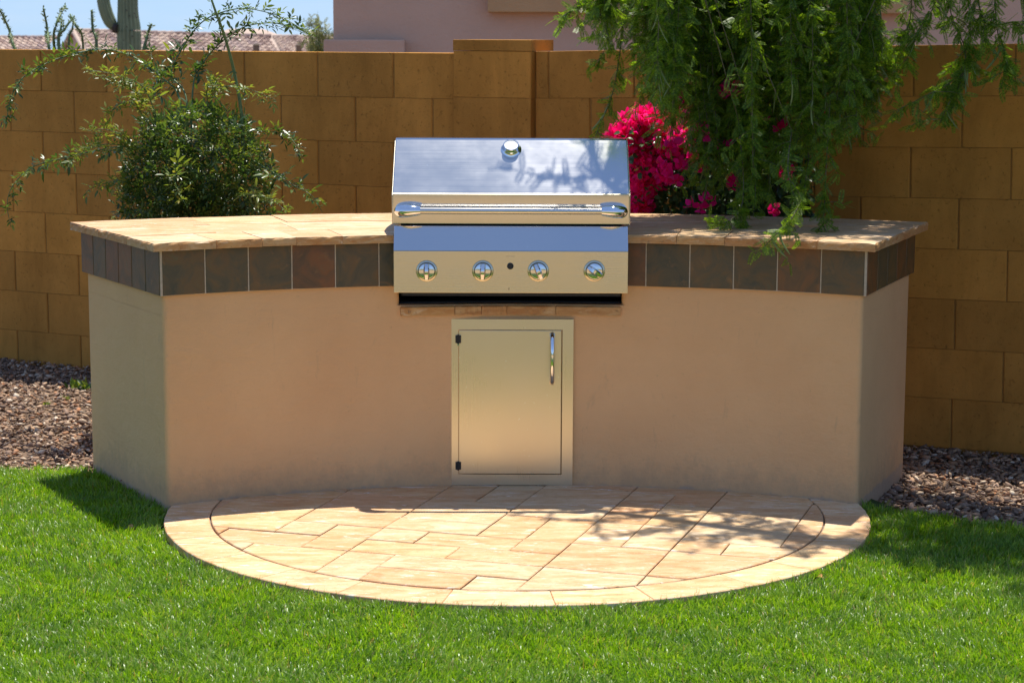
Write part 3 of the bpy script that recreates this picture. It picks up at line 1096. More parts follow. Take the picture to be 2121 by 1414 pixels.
c = at(1054, 598, YF)
MB().add([(c.x - .0012, YF - .0004, c.z - .004), (c.x + .0012, YF - .0004, c.z - .004), (c.x + .0016, YF - .0004, c.z + .004), (c.x - .0008, YF - .0004, c.z + .003)], [(0, 1, 2, 3)]).build('rust_mark', simple('rust', (0.16, 0.08, 0.02), 0.9), gr)
c = at(1057, 531, YF)
lg = MB()
for k in range(7):
    x = c.x - 0.014 + k * 0.0042
    w_ = (0.0030, 0.0022, 0.0033, 0.0020, 0.0030, 0.0026, 0.0031)[k]
    lg.add([(x, YF - .0004, c.z - .0009), (x + w_, YF - .0004, c.z - .0009), (x + w_, YF - .0004, c.z + .0009), (x, YF - .0004, c.z + .0009)], [(0, 1, 2, 3)])
lg.build('faded_print', simple('faded_ink', (0.36, 0.30, 0.2), 0.7), gr)

# ------------------------------------------------------------------ block wall
WA = math.radians(27)
WU = Vector((math.cos(WA), -math.sin(WA)))
WN = Vector((-math.sin(WA), -math.cos(WA)))
W0 = Vector((-0.706, 9.47))
wall = empty('block_wall', (W0.x, W0.y, 0))
tag(wall, 'long tan concrete block garden wall with raised pilaster behind the barbecue', 'wall')
BL, BH, BD = 0.4064, 0.2032, 0.15


def wall_s(u):
    """distance along the wall of a spot seen at pixel column u"""
    d = ray(u, 200)
    t = (W0.x * WN.x + W0.y * WN.y) / (d.x * WN.x + d.y * WN.y)
    return (Vector((d.x * t, d.y * t)) - W0).dot(WU)


block_protos = {}


def block_mesh(L, H=BH, D=BD):
    k = (round(L, 3), round(H, 3), round(D, 3))
    if k not in block_protos:
        g1, g2 = 0.0028, 0.0005
        ch = 0.004
        l, h = L / 2 - g1, H / 2 - g2
        vs = []
        for (ins, y) in ((ch, 0.0), (0, ch), (0, D)):
            vs += [(-l + ins, y, -h + ins * .15), (l - ins, y, -h + ins * .15), (l - ins, y, h - ins * .15), (-l + ins, y, h - ins * .15)]
        fs = [(0, 1, 2, 3)]
        for r in range(2):
            for i in range(4): fs.append((r * 4 + i, (r + 1) * 4 + i, (r + 1) * 4 + (i + 1) % 4, r * 4 + (i + 1) % 4))
        fs.append((11, 10, 9, 8))
        me = MB().add(vs, fs).mesh('block')
        me.materials.append(M['block'])
        block_protos[k] = me
    return block_protos[k]


def put_block(s, zc, L, H=BH, D=BD, front=0.0, tilt=0.0, parent=wall, name='block'):
    o = bpy.data.objects.new(name, block_mesh(L, H, D))
    COL.objects.link(o)
    p = W0 + WU * s + WN * front
    o.parent = parent
    o.matrix_parent_inverse = world_of(parent).inverted()
    o.location = (p.x + WN.x * random.uniform(-.0015, .0015), p.y + WN.y * random.uniform(-.0015, .0015), zc)
    o.rotation_euler = (random.uniform(-.003, .003), -tilt if False else tilt, -WA + random.uniform(-.002, .002))
    return o


s_pier0, s_pier1 = wall_s(945), wall_s(1108)
zt_left = 1.520
sA = wall_s(815)      # a joint of the top course, left of the pilaster
sB = wall_s(1313)     # a joint of the top course, right of it
TILT_R = 0.0215
for c in range(8):
    zc = zt_left - BH * (c + 0.5)
    # left run
    x1 = s_pier0
    j = sA + (BL / 2 if c % 2 else 0)
    while j < s_pier0 - 0.02: j += BL
    edges = [s_pier0]
    j -= BL
    if s_pier0 - j < 0.03: j -= BL
    while j > wall_s(0) - 2.2:
        edges.append(j); j -= BL
    edges.append(j)
    for k in range(len(edges) - 1):
        L = edges[k] - edges[k + 1]
        put_block((edges[k] + edges[k + 1]) / 2, zc, L)
    # right run
    j = sB + (BL / 2 if c % 2 == 1 else 0)
    while j > s_pier1 + 0.02: j -= BL
    edges = [s_pier1]
    j += BL
    if j - s_pier1 < 0.03: j += BL
    while j < wall_s(2121) + 2.0:
        edges.append(j); j += BL
    for k in range(len(edges) - 1):
        sc = (edges[k] + edges[k + 1]) / 2
        z = 1.530 - BH * (c + 0.5) + TILT_R * (sc - s_pier1)
        put_block(sc, z, edges[k + 1] - edges[k], tilt=-TILT_R)
# mortar core behind the faces
for (a, b, za, zb) in ((wall_s(0) - 2.2, s_pier0, zt_left - 0.006, zt_left - 0.006), (s_pier1, wall_s(2121) + 1.9, 1.524, 1.524 + TILT_R * (wall_s(2121) + 1.9 - s_pier1))):
    p0, p1 = W0 + WU * a - WN * 0.0055, W0 + WU * b - WN * 0.0055
    q1, q0 = p1 - WN * (BD - 0.01), p0 - WN * (BD - 0.01)
    MB().prism([p0, p1, q1, q0], -0.3, 0, [za, zb, zb, za]).build('mortar', M['mortar'], wall)
# pilaster
pil = MB()
p0, p1 = W0 + WU * (s_pier0 + 0.006) + WN * 0.029, W0 + WU * (s_pier1 - 0.006) + WN * 0.029
pil.prism([p0, p1, p1 - WN * 0.22, p0 - WN * 0.22], -0.3, 1.528)
pilo = pil.build('pilaster', M['mortar'], wall)
for c in range(8):
    put_block((s_pier0 + s_pier1) / 2, 1.5305 - BH * (c + 0.5), s_pier1 - s_pier0 - 0.001, BH, 0.2, 0.034, 0, pilo)
cap = put_block((s_pier0 + s_pier1) / 2 + 0.002, 1.5555, s_pier1 - s_pier0 + 0.006, 0.049, 0.215, 0.037, 0, pilo, 'cap_block')

# ------------------------------------------------------------------ lawn and gravel beds
def lawn_limit(x):
    """far edge of the turf"""
    if x < -1.2: return 7.53 + 0.02 * math.sin(x * 3)
    if x > 1.2: return 7.00 - 0.70 * (x - 1.24) + 0.06 * (x - 1.24) ** 2
    return 7.4


turf = MB()
edge = [(x, lawn_limit(x)) for x in np.linspace(-6, -1.25, 20)] + [(-1.2, 7.3), (1.15, 7.3)] + [(x, lawn_limit(x)) for x in np.linspace(1.2, 4.5, 20)]
pl = [(-60, -60), (60, -60), (60, 4.0), (4.6, 4.9)] + edge[::-1] + [(-60, 7.5)]
lm, LN, LL, LP = mat('turf_base')
lv = coords(LN, LL)
la = noise_tex(LN, LL, lv, 60, 5, 0.7)
LL.new(ramp(LN, LL, la, [(0.3, (0.02, 0.05, 0.006)), (0.7, (0.05, 0.10, 0.012))]), LP.inputs['Base Color'])
LP.inputs['Roughness'].default_value = 0.9
LL.new(bump(LN, LL, la, 0.8, 0.02), LP.inputs['Normal'])
lo = MB().add([(x, y, -0.028) for x, y in pl], [tuple(range(len(pl)))]).build('lawn', lm)
tag(lo, kind='structure')

# paved terrace where the photographer stands, mirrored in the steel
tr_ = MB().box(-7, 7, -9, 3.4, -0.06, -0.025).build('terrace', M['paving'])
tag(tr_, kind='structure')


def turf_ok(x, y):
    lim = np.where(x < -1.2, 7.53 + 0.02 * np.sin(x * 3), np.where(x > 1.2, 7.00 - 0.70 * (x - 1.24) + 0.06 * (x - 1.24) ** 2, 9.0))
    lim = lim + 0.012 * np.sin(x * 31) + 0.008 * np.sin(x * 77)
    ok = y < lim
    r = np.hypot(x - PC.x, y - PC.y)
    gap = R_OUT + np.where(x < -0.3, 0.013, 0.002) + 0.004 * np.sin(np.arctan2(y - PC.y, x) * 40)
    ok &= r > gap
    # not under the island
    th = np.arctan2(x - CX, y - CY)
    rr = np.hypot(x - CX, y - CY)
    el = side_out(-1); pL = plan(0, 0, 0)
    er = side_out(1); pR = plan(1, 0, 0)
    insL = (x - pL.x) * el.x + (y - pL.y) * el.y < 0.006
    insR = (x - pR.x) * er.x + (y - pR.y) * er.y < 0.006
    ok &= ~(insL & insR & (rr > RF - 0.004))
    return ok


def grass(n, x0, x1, y0, y1):
    nt = n // 5
    cx_ = RNG.uniform(x0, x1, nt); cy_ = RNG.uniform(y0, y1, nt)
    ok = turf_ok(cx_, cy_)
    # keep what the frustum, a step wider, may see
    ok &= np.abs(cx_) < 0.30 * cy_ + 0.35
    cx_, cy_ = cx_[ok], cy_[ok]
    nt = len(cx_)
    k = 5
    az0 = 2.2 * np.sin(cx_ * 7 + 3 * np.sin(cy_ * 5)) + 2.0 * np.cos(cy_ * 9 + cx_ * 4) + RNG.normal(0, 1.2, nt)
    bx = np.repeat(cx_, k) + RNG.normal(0, 0.006, nt * k)
    by = np.repeat(cy_, k) + RNG.normal(0, 0.006, nt * k)
    az = np.repeat(az0, k) + RNG.normal(0, 0.55, nt * k)
    m = nt * k
    ln = RNG.uniform(0.020, 0.046, m)
    lean = np.clip(RNG.normal(0.80, 0.30, m), 0.05, 1.25)
    w = RNG.uniform(0.0011, 0.0019, m)
    dx, dy = np.cos(az), np.sin(az)
    # width axis, twisted a little off square
    tw = az + math.pi / 2 + RNG.normal(0, 0.5, m)
    wx, wy = np.cos(tw) * w, np.sin(tw) * w
    z0 = np.full(m, -0.028)
    h1 = ln * 0.55
    l1 = lean * 0.6
    mx_, my_, mz = bx + dx * h1 * np.sin(l1), by + dy * h1 * np.sin(l1), z0 + h1 * np.cos(l1)
    h2 = ln * 0.45
    l2 = lean * 1.35
    tx, ty, tz = mx_ + dx * h2 * np.sin(l2), my_ + dy * h2 * np.sin(l2), mz + h2 * np.cos(l2)
    V = np.stack([np.stack([bx - wx, by - wy, z0], 1), np.stack([bx + wx, by + wy, z0], 1), np.stack([mx_ + wx * .8, my_ + wy * .8, mz], 1),
                  np.stack([mx_ - wx * .8, my_ - wy * .8, mz], 1), np.stack([tx, ty, tz], 1)], 1).reshape(-1, 3)
    b = (np.arange(m) * 5)[:, None]
    F = np.concatenate([b + [[0, 1, 2]], b + [[0, 2, 3]], b + [[3, 2, 4]]], 1).reshape(-1, 3)
    return V, F


V, F = grass(540000, -2.6, 2.6, 4.9, 7.6)
go = link('grass', np_mesh('grass', V, F), M['grass'], None, True)
tag(go, 'short bright green turf covering the foreground', 'grass', kind='stuff')

# gravel
bm = bmesh.new()
bmesh.ops.create_icosphere(bm, subdivisions=1, radius=1.0)
ico_v = np.array([v.co[:] for v in bm.verts])
ico_f = np.array([[v.index for v in f.verts] for f in bm.faces])
bm.free()


def gravel(name, n, region, z0, rmin, rmax, label):
    (x0, x1, y0, y1), fn = region
    x = RNG.uniform(x0, x1, n); y = RNG.uniform(y0, y1, n)
    ok = fn(x, y)
    x, y = x[ok], y[ok]
    n = len(x)
    size = rmin + (rmax - rmin) * RNG.beta(1.3, 3.2, n)
    sc = np.stack([size * RNG.uniform(1.0, 2.1, n), size * RNG.uniform(0.65, 1.1, n), size * RNG.uniform(0.28, 0.6, n)], 1)
    X = rand_unit(n); X[:, 2] *= 0.35
    Nn = np.tile([0, 0, 1.0], (n, 1)) + rand_unit(n) * 0.45
    R = frames(X, Nn)
    pos = np.stack([x, y, z0 + RNG.uniform(-0.004, 0.014, n)], 1)
    V, F = scatter(ico_v, ico_f, pos, R, sc)
    V += RNG.normal(0, 0.0011, V.shape)
    o = link(name, np_mesh(name, V, F), M['gravel'])
    tag(o, label, 'gravel', kind='stuff')
    return o


wall_y = lambda x: W0.y - math.tan(WA) * (x - W0.x)
notisl = lambda x, y: ~((np.hypot(x - CX, y - CY) > RF + 0.02) & (np.hypot(x - CX, y - CY) < RF + 0.72) & (np.abs(x) < 1.25))
gravel('gravel', 24000, ((-3.4, -0.6, 7.45, 11.4), lambda x, y: (y > 7.51 + 0.02 * np.sin(x * 3)) & (y < W0.y - np.tan(WA) * (x - W0.x) - 0.0) & notisl(x, y)), -0.066, 0.0045, 0.019, 'brown pebble gravel bed left of the barbecue below the wall')
gravel('gravel', 20000, ((0.9, 2.9, 5.8, 9.0), lambda x, y: (y > 7.0 - 0.70 * (x - 1.24) + 0.06 * (x - 1.24) ** 2 - 0.01) & (y < W0.y - np.tan(WA) * (x - W0.x)) & notisl(x, y)), -0.066, 0.0045, 0.021, 'brown pebble gravel bed right of the barbecue below the wall')

# ------------------------------------------------------------------ leaf templates
leaf_v = np.array([(0, 0, 0), (.32, -.155, .03), (.32, .155, .03), (.68, -.125, .015), (.68, .125, .015), (1, 0, -.09), (.33, 0, -.01), (.68, 0, -.03)])
leaf_f = np.array([(0, 6, 1), (0, 2, 6), (1, 6, 7), (1, 7, 3), (6, 2, 4), (6, 4, 7), (3, 7, 5), (7, 4, 5)])
heart_v = leaf_v * [1, 2.0, 1.6]


def compound(pos, axis, size, n=5):
    """rose-like compound leaves: n leaflets spread about an axis; arrays in, leaflet transforms out"""
    m = len(pos)
    ax = axis / np.linalg.norm(axis, axis=1, keepdims=True)
    up = np.tile([0, 0, 1.0], (m, 1)) + rand_unit(m) * 0.5
    R = frames(ax, up)
    P, X, Z, Sz = [], [], [], []
    offs = [(1.0, 0.0, 1.0), (0.55, 0.95, 0.85), (0.55, -0.95, 0.85), (0.2, 1.15, 0.7), (0.2, -1.15, 0.7)][:n]
    for (t, a, s) in offs:
        a2 = a + RNG.normal(0, 0.15, m)
        d = R[:, :, 0] * np.cos(a2)[:, None] + R[:, :, 1] * np.sin(a2)[:, None] + R[:, :, 2] * RNG.normal(0, 0.2, m)[:, None]
        P.append(pos + ax * (size * 0.9 * t)[:, None])
        X.append(d)
        Z.append(R[:, :, 2] + rand_unit(m) * 0.35)
        Sz.append(size * s * RNG.uniform(0.8, 1.15, m))
    return np.concatenate(P), frames(np.concatenate(X), np.concatenate(Z)), np.concatenate(Sz)


def curve_samples(pts, step, jitter=0.0):
    """points and tangents every step metres along a polyline"""
    P, T = [], []
    acc = 0
    for i in range(len(pts) - 1):
        a, b = pts[i], pts[i + 1]
        L = (b - a).length
        while acc < L:
            P.append(tuple(a + (b - a) * (acc / L))); T.append(tuple((b - a).normalized()))
            acc += step * random.uniform(0.7, 1.3)
        acc -= L
    return np.array(P).reshape(-1, 3), np.array(T).reshape(-1, 3)


# ------------------------------------------------------------------ climbing rose on the left
YB = 8.75
rose = empty('climbing_rose', at(400, 707, YB) * Vector((1, 1, 0)) if False else (at(400, 440, YB).x, YB, -0.06))
tag(rose, 'sprawling green shrub with long arching canes against the left wall', 'shrub')
cane_px = [  # pixel paths with depth
    ([(385, 330, 8.75), (372, 205, 8.85), (340, 165, 8.95), (275, 118, 9.05), (205, 103, 9.0), (120, 122, 8.9), (55, 155, 8.8), (28, 190, 8.75), (15, 240, 8.75), (12, 265, 8.75)], 0.0045, 0),
    ([(390, 320, 8.75), (385, 200, 8.85), (355, 155, 8.95), (375, 105, 9.0), (405, 60, 9.0), (440, 33, 8.95), (500, 18, 8.9), (560, 28, 8.85), (600, 45, 8.8), (645, 75, 8.75)], 0.004, 0),
    ([(395, 320, 8.75), (400, 180, 8.85), (415, 140, 8.9), (445, 100, 8.9), (475, 75, 8.9), (510, 55, 8.85), (560, 48, 8.8), (610, 58, 8.75), (640, 72, 8.7)], 0.004, 0),
    ([(505, 340, 8.7), (500, 235, 8.7), (485, 150, 8.7), (465, 75, 8.65), (445, 20, 8.6), (425, -40, 8.6), (410, -90, 8.6)], 0.0085, 0),
    ([(330, 260, 8.65), (300, 185, 8.55), (255, 160, 8.5), (215, 150, 8.45), (178, 145, 8.45)], 0.003, 1),
    ([(330, 250, 8.7), (290, 200, 8.6), (260, 180, 8.5), (220, 162, 8.45)], 0.0025, 1),
    ([(310, 260, 8.6), (275, 215, 8.5), (245, 218, 8.45), (220, 240, 8.45)], 0.0025, 1),
    ([(300, 320, 8.6), (250, 280, 8.5), (215, 268, 8.45), (180, 272, 8.45)], 0.0025, 1),
    ([(310, 330, 8.6), (260, 305, 8.5), (200, 312, 8.5), (130, 328, 8.55), (70, 345, 8.6), (30, 380, 8.6), (15, 420, 8.6), (22, 470, 8.6)], 0.0035, 0),
    ([(300, 320, 8.6), (240, 300, 8.45), (190, 305, 8.4), (145, 335, 8.4)], 0.0025, 1),
    ([(290, 390, 8.55), (250, 375, 8.45), (215, 380, 8.4), (180, 395, 8.4)], 0.0025, 1),
    ([(470, 230, 8.7), (440, 185, 8.65), (490, 180, 8.6), (530, 190, 8.55), (572, 208, 8.5)], 0.0025, 1),
    ([(430, 220, 8.7), (430, 175, 8.65), (450, 165, 8.6)], 0.002, 1),
    ([(520, 270, 8.65), (570, 275, 8.6), (605, 290, 8.55), (628, 330, 8.5)], 0.0025, 0),
    ([(520, 330, 8.6), (570, 360, 8.5), (610, 385, 8.45), (645, 405, 8.4), (668, 440, 8.4)], 0.003, 0),
    ([(490, 400, 8.5), (530, 405, 8.4), (565, 415, 8.35), (595, 440, 8.3)], 0.0025, 1),
    ([(370, 330, 8.5), (362, 370, 8.4), (372, 400, 8.35), (385, 425, 8.3)], 0.002, 1),
    ([(320, 210, 8.7), (325, 150, 8.8), (312, 108, 8.85)], 0.0025, 0),
]
leafP, leafR, leafS = [], [], []
youP, youR, youS = [], [], []
for path, r, young in cane_px:
    pts = spline([at(*p) for p in path], 8)
    n = len(pts)
    MB().tube(pts, [r * (1 - 0.65 * i / (n - 1)) for i in range(n)], 6).build('cane', M['cane'], rose, smooth=True)
    thick = r > 0.008
    P, T = curve_samples(pts[n // 6 if not thick else 0:], 0.032 if not thick else 0.075)
    for rep in range(3 if not thick else 1):
        ax = T * 0.35 + rand_unit(len(P)) * 0.9 + np.array([0, -0.15, 0.1])
        frac = np.linspace(0, 1, len(P))
        sz = (0.031 + 0.014 * (1 - frac)) * RNG.uniform(0.75, 1.2, len(P)) * (0.8 if thick else 1)
        p_, r_, s_ = compound(P + RNG.normal(0, .004, P.shape), ax, sz, 5 if not thick else 3)
        if young: youP.append(p_); youR.append(r_); youS.append(s_)
        else: leafP.append(p_); leafR.append(r_); leafS.append(s_)
# bush body: shoots all over a lumpy mound
lobes = [((at(405, 330, 8.75)), (0.27, 0.30, 0.23)), (at(335, 395, 8.65), (0.17, 0.22, 0.24)), (at(475, 360, 8.7), (0.17, 0.22, 0.24)), (at(430, 275, 8.75), (0.17, 0.2, 0.10)), (at(345, 285, 8.7), (0.10, 0.14, 0.09)), (at(400, 560, 8.75), (0.30, 0.30, 0.45)), (at(505, 420, 8.65), (0.12, 0.18, 0.18)), (at(315, 480, 8.6), (0.14, 0.18, 0.28))]
for c, rr in lobes:
    n = int(1050 * rr[0] / 0.3 * rr[2] / 0.3)
    d = rand_unit(n)
    rad = RNG.uniform(0.55, 1.06, n) ** 0.6
    P = np.array(c)[None] + d * np.array(rr)[None] * rad[:, None]
    P = P[P[:, 2] > -0.03]
    d = d[:len(P)]
    ax = (P - np.array(c)) / np.array(rr) * 0.7 + rand_unit(len(P)) * 0.7 + [0, -0.1, 0.12]
    p_, r_, s_ = compound(P, ax, RNG.uniform(0.026, 0.042, len(P)), 5)
    leafP.append(p_); leafR.append(r_); leafS.append(s_)
V, F = scatter(leaf_v, leaf_f, np.concatenate(leafP), np.concatenate(leafR), np.concatenate(leafS))
link('foliage', np_mesh('foliage', V, F), M['rose_leaf'], rose)
V, F = scatter(leaf_v, leaf_f, np.concatenate(youP), np.concatenate(youR), np.concatenate(youS))
tag(link('young_foliage', np_mesh('young_foliage', V, F), M['rose_young'], rose), 'yellow-green young shoots')
for k in range(9):
    b = Vector(rose.location)
    a = 2 * math.pi * k / 9
    tip = at(random.uniform(310, 520), random.uniform(260, 420), random.uniform(8.6, 8.85))
    pts = spline([b + Vector((math.cos(a) * .05, math.sin(a) * .05, 0)), b.lerp(tip, 0.5) + Vector((math.cos(a) * .08, math.sin(a) * .08, .03)), tip], 6)
    MB().tube(pts, [0.009 * (1 - 0.6 * i / (len(pts) - 1)) for i in range(len(pts))], 6).build('stem', M['twig'], rose, smooth=True)

# ------------------------------------------------------------------ bougainvillea
YV = 8.42
bou = empty('bougainvillea', (at(1480, 440, YV).x, YV, -0.06))
tag(bou, 'bougainvillea bush with magenta blooms behind the right counter', 'shrub')
lob = [(at(1340, 320, 8.38), (0.13, 0.18, 0.17)), (at(1420, 380, 8.4), (0.2, 0.2, 0.28)), (at(1520, 330, 8.42), (0.24, 0.2, 0.3)), (at(1600, 380, 8.38), (0.17, 0.18, 0.28)), (at(1480, 520, 8.4), (0.42, 0.22, 0.4)), (at(1640, 160, 8.42), (0.09, 0.1, 0.14))]
LPp, LR, LS = [], [], []
for c, rr in lob:
    n = int(1100 * rr[0] / .25 * rr[2] / .25)
    d = rand_unit(n)
    P = np.array(c)[None] + d * np.array(rr)[None] * (RNG.uniform(0.5, 1.05, n) ** 0.6)[:, None]
    P = P[P[:, 2] > -0.02]
    X = (P - np.array(c)) + rand_unit(len(P)) * 0.25 + [0, 0, -0.05]
    LPp.append(P); LR.append(frames(X, np.tile([0, -0.5, 0.8], (len(P), 1)) + rand_unit(len(P)) * 0.6)); LS.append(RNG.uniform(0.022, 0.042, len(P)))
for (u, v) in ((1300, 285), (1345, 300), (1380, 330), (1335, 355), (1310, 330), (1365, 262), (1350, 400), (1325, 420), (1390, 290)):
    P = np.array(at(u, v, 8.19)) + RNG.normal(0, 0.016, (9, 3))
    LPp.append(P); LR.append(frames(rand_unit(9) + [0, -0.3, 0], np.tile([0, -0.5, 0.8], (9, 1)) + rand_unit(9) * 0.6)); LS.append(RNG.uniform(0.02, 0.034, 9))
V, F = scatter(heart_v, leaf_f, np.concatenate(LPp), np.concatenate(LR), np.concatenate(LS))
link('foliage', np_mesh('foliage', V, F), M['bougain_leaf'], bou)


def bracts(P, axis):
    """three papery bracts for each bloom"""
    m = len(P)
    R = frames(axis, rand_unit(m))
    pp, rr_, ss = [], [], []
    for k in range(3):
        a = 2 * math.pi * k / 3 + RNG.normal(0, 0.2, m)
        side = R[:, :, 1] * np.cos(a)[:, None] + R[:, :, 2] * np.sin(a)[:, None]
        X = R[:, :, 0] * 0.75 + side * 0.75
        pp.append(P + side * 0.003); rr_.append(frames(X, side - R[:, :, 0] * 0.6 + rand_unit(m) * 0.25)); ss.append(RNG.uniform(0.026, 0.040, m))
    return np.concatenate(pp), np.concatenate(rr_), np.concatenate(ss)


BP, BA = [], []
# the big mass at the left, layer upon layer
mass = [(at(1335, 262, 8.33), (0.105, 0.10, 0.075), 150), (at(1296, 292, 8.3), (0.075, 0.09, 0.085), 130), (at(1400, 300, 8.3), (0.06, 0.08, 0.10), 60), (at(1352, 372, 8.26), (0.06, 0.06, 0.06), 60), (at(1370, 285, 8.3), (0.09, 0.10, 0.10), 150), (at(1330, 340, 8.28), (0.085, 0.09, 0.12), 150), (at(1325, 400, 8.28), (0.06, 0.08, 0.10), 70), (at(1385, 232, 8.35), (0.03, 0.03, 0.02), 12), (at(1310, 440, 8.28), (0.07, 0.08, 0.08), 60)]
for c, rr, n in mass:
    d = rand_unit(n)
    P = np.array(c)[None] + d * np.array(rr)[None] * (RNG.uniform(0.3, 1.0, n) ** 0.5)[:, None]
    BP.append(P); BA.append(d * 0.6 + [0, -0.5, 0.45] + rand_unit(n) * 0.4)
for (u, v, n) in ((1370, 350, 9), (1398, 285, 5), (1395, 310, 4), (1440, 330, 10), (1452, 345, 9), (1385, 378, 5), (1515, 380, 7), (1470, 412, 5), (1605, 432, 6), (1510, 175, 5), (1505, 200, 6), (1640, 75, 8), (1655, 110, 5), (1625, 270, 5), (1668, 255, 6), (1635, 360, 8), (1420, 162, 4), (1410, 200, 4), (1425, 240, 4), (1580, 245, 3), (1490, 300, 3), (1445, 270, 6), (1650, 90, 5), (1530, 190, 5), (1437, 430, 4), (1405, 345, 4), (1575, 300, 3), (1700, 230, 4)):
    c = np.array(at(u, v, 7.72 if (u * 7 + v) % 3 else 8.1))
    n = max(2, int(n * 0.75)) if u > 1410 else n
    P = c + RNG.normal(0, 0.014, (n, 3))
    BP.append(P); BA.append(np.tile([0, -0.6, 0.4], (n, 1)) + rand_unit(n) * 0.7)
P_, R_, S_ = bracts(np.concatenate(BP), np.concatenate(BA))
bract_v = leaf_v * [1, 2.8, 2.4]
V, F = scatter(bract_v, leaf_f, P_, R_, S_)
link('blooms', np_mesh('blooms', V, F), M['bract'], bou)
for k in range(8):
    b = Vector(bou.location)
    tip = at(random.uniform(1320, 1650), random.uniform(250, 420), random.uniform(8.3, 8.45))
    a = 2 * math.pi * k / 8
    pts = spline([b + Vector((math.cos(a) * .05, math.sin(a) * .03, 0)), b.lerp(tip, 0.55) + Vector((math.cos(a) * .05, 0, 0)), tip], 6)
    MB().tube(pts, [0.010 * (1 - 0.6 * i / (len(pts) - 1)) for i in range(len(pts))], 6).build('stem', M['bark'], bou, smooth=True)

# ------------------------------------------------------------------ mesquite tree
tree = empty('mesquite_tree', (2.62, 7.05, -0.08))
tag(tree, 'mesquite tree with feathery drooping branches over the right end', 'tree')
trunk_pts = spline([(2.62, 7.05, -0.10), (2.60, 7.06, 0.3), (2.50, 7.10, 0.8), (2.44, 7.18, 1.35), (2.30, 7.28, 1.8)], 8)
nT = len(trunk_pts)
MB().tube(trunk_pts, [0.135 - 0.05 * i / (nT - 1) + 0.03 * math.exp(-i / 3) for i in range(nT)], 14).build('trunk', M['bark'], tree, smooth=True)
limbs = [
    [(2.32, 7.27, 1.75), (1.95, 7.45, 2.25), (1.45, 7.75, 2.5), (0.95, 8.05, 2.55), (0.55, 8.2, 2.4), (0.3, 8.25, 2.2)],
    [(2.40, 7.22, 1.5), (2.25, 7.6, 2.15), (1.85, 8.0, 2.5), (1.4, 8.3, 2.5), (1.05, 8.45, 2.3)],
    [(2.30, 7.28, 1.8), (2.1, 7.15, 2.35), (1.7, 7.1, 2.65), (1.2, 7.3, 2.7), (0.75, 7.5, 2.55), (0.45, 7.6, 2.35)],
    [(2.30, 7.28, 1.8), (2.2, 7.5, 2.5), (2.0, 7.9, 2.9), (1.7, 8.4, 3.0), (1.4, 8.8, 2.9)],
    [(2.36, 7.25, 1.7), (2.6, 7.0, 2.4), (2.7, 6.7, 2.9), (2.6, 6.3, 3.1)],
    [(2.30, 7.28, 1.8), (2.3, 7.0, 2.4), (2.15, 6.85, 2.65), (1.9, 6.8, 2.7)],
    [(2.36, 7.25, 1.7), (2.35, 7.4, 2.2), (2.15, 7.35, 2.5), (1.85, 7.3, 2.6), (1.6, 7.25, 2.5)],
    [(2.36, 7.25, 1.7), (2.5, 7.5, 2.2), (2.35, 7.6, 2.6), (2.05, 7.65, 2.7), (1.75, 7.6, 2.65)],
    [(2.36, 7.25, 1.7), (2.5, 7.1, 2.2), (2.4, 6.9, 2.55), (2.2, 6.75, 2.6)],
]
limb_pts = []
for k, lp in enumerate(limbs):
    pts = spline(lp, 8)
    n = len(pts)
    MB().tube(pts, [0.062 * (1 - 0.86 * i / (n - 1)) for i in range(n)], 9).build('limb', M['bark'], tree, smooth=True)
    limb_pts.append(pts)

# feathery leaf: rachis with pairs of narrow leaflets
NPR = 13
fv, ff = [], []
for k in range(NPR):
    t = (k + 0.6) / NPR
    hw = 0.042
    L = 0.25 * (0.65 + 0.35 * math.sin(math.pi * min(1, t * 1.05)))
    for s in (-1, 1):
        b = len(fv)
        fv += [(t - hw, 0, 0), (t + hw * .6, s * L * 0.45, 0.012), (t + 0.045, s * L, 0.004), (t - hw * 1.0, s * L * 0.55, 0.012)]
        ff.append((b, b + 1, b + 2, b + 3) if s > 0 else (b, b + 3, b + 2, b + 1))
b = len(fv)
fv += [(0, -.010, 0), (1, -.003, 0), (1, .003, 0), (0, .010, 0)]
ff.append((b, b + 1, b + 2, b + 3))
fv = np.array(fv); ff = np.array(ff)

frP, frX, frS = [], [], []
podP, podX, podS = [], [], []
twigs = []


def dress(pts, step, size, rep=2, droop=0.35, start=0.0):
    i0 = int(len(pts) * start)
    P, T = curve_samples(pts[i0:], step)
    if not len(P): return
    for _ in range(rep):
        X = T * 0.45 + rand_unit(len(P)) * 0.85 + np.array([0, 0, -droop])
        frP.append(P + RNG.normal(0, 0.003, P.shape)); frX.append(X); frS.append(size * RNG.uniform(0.65, 1.2, len(P)))


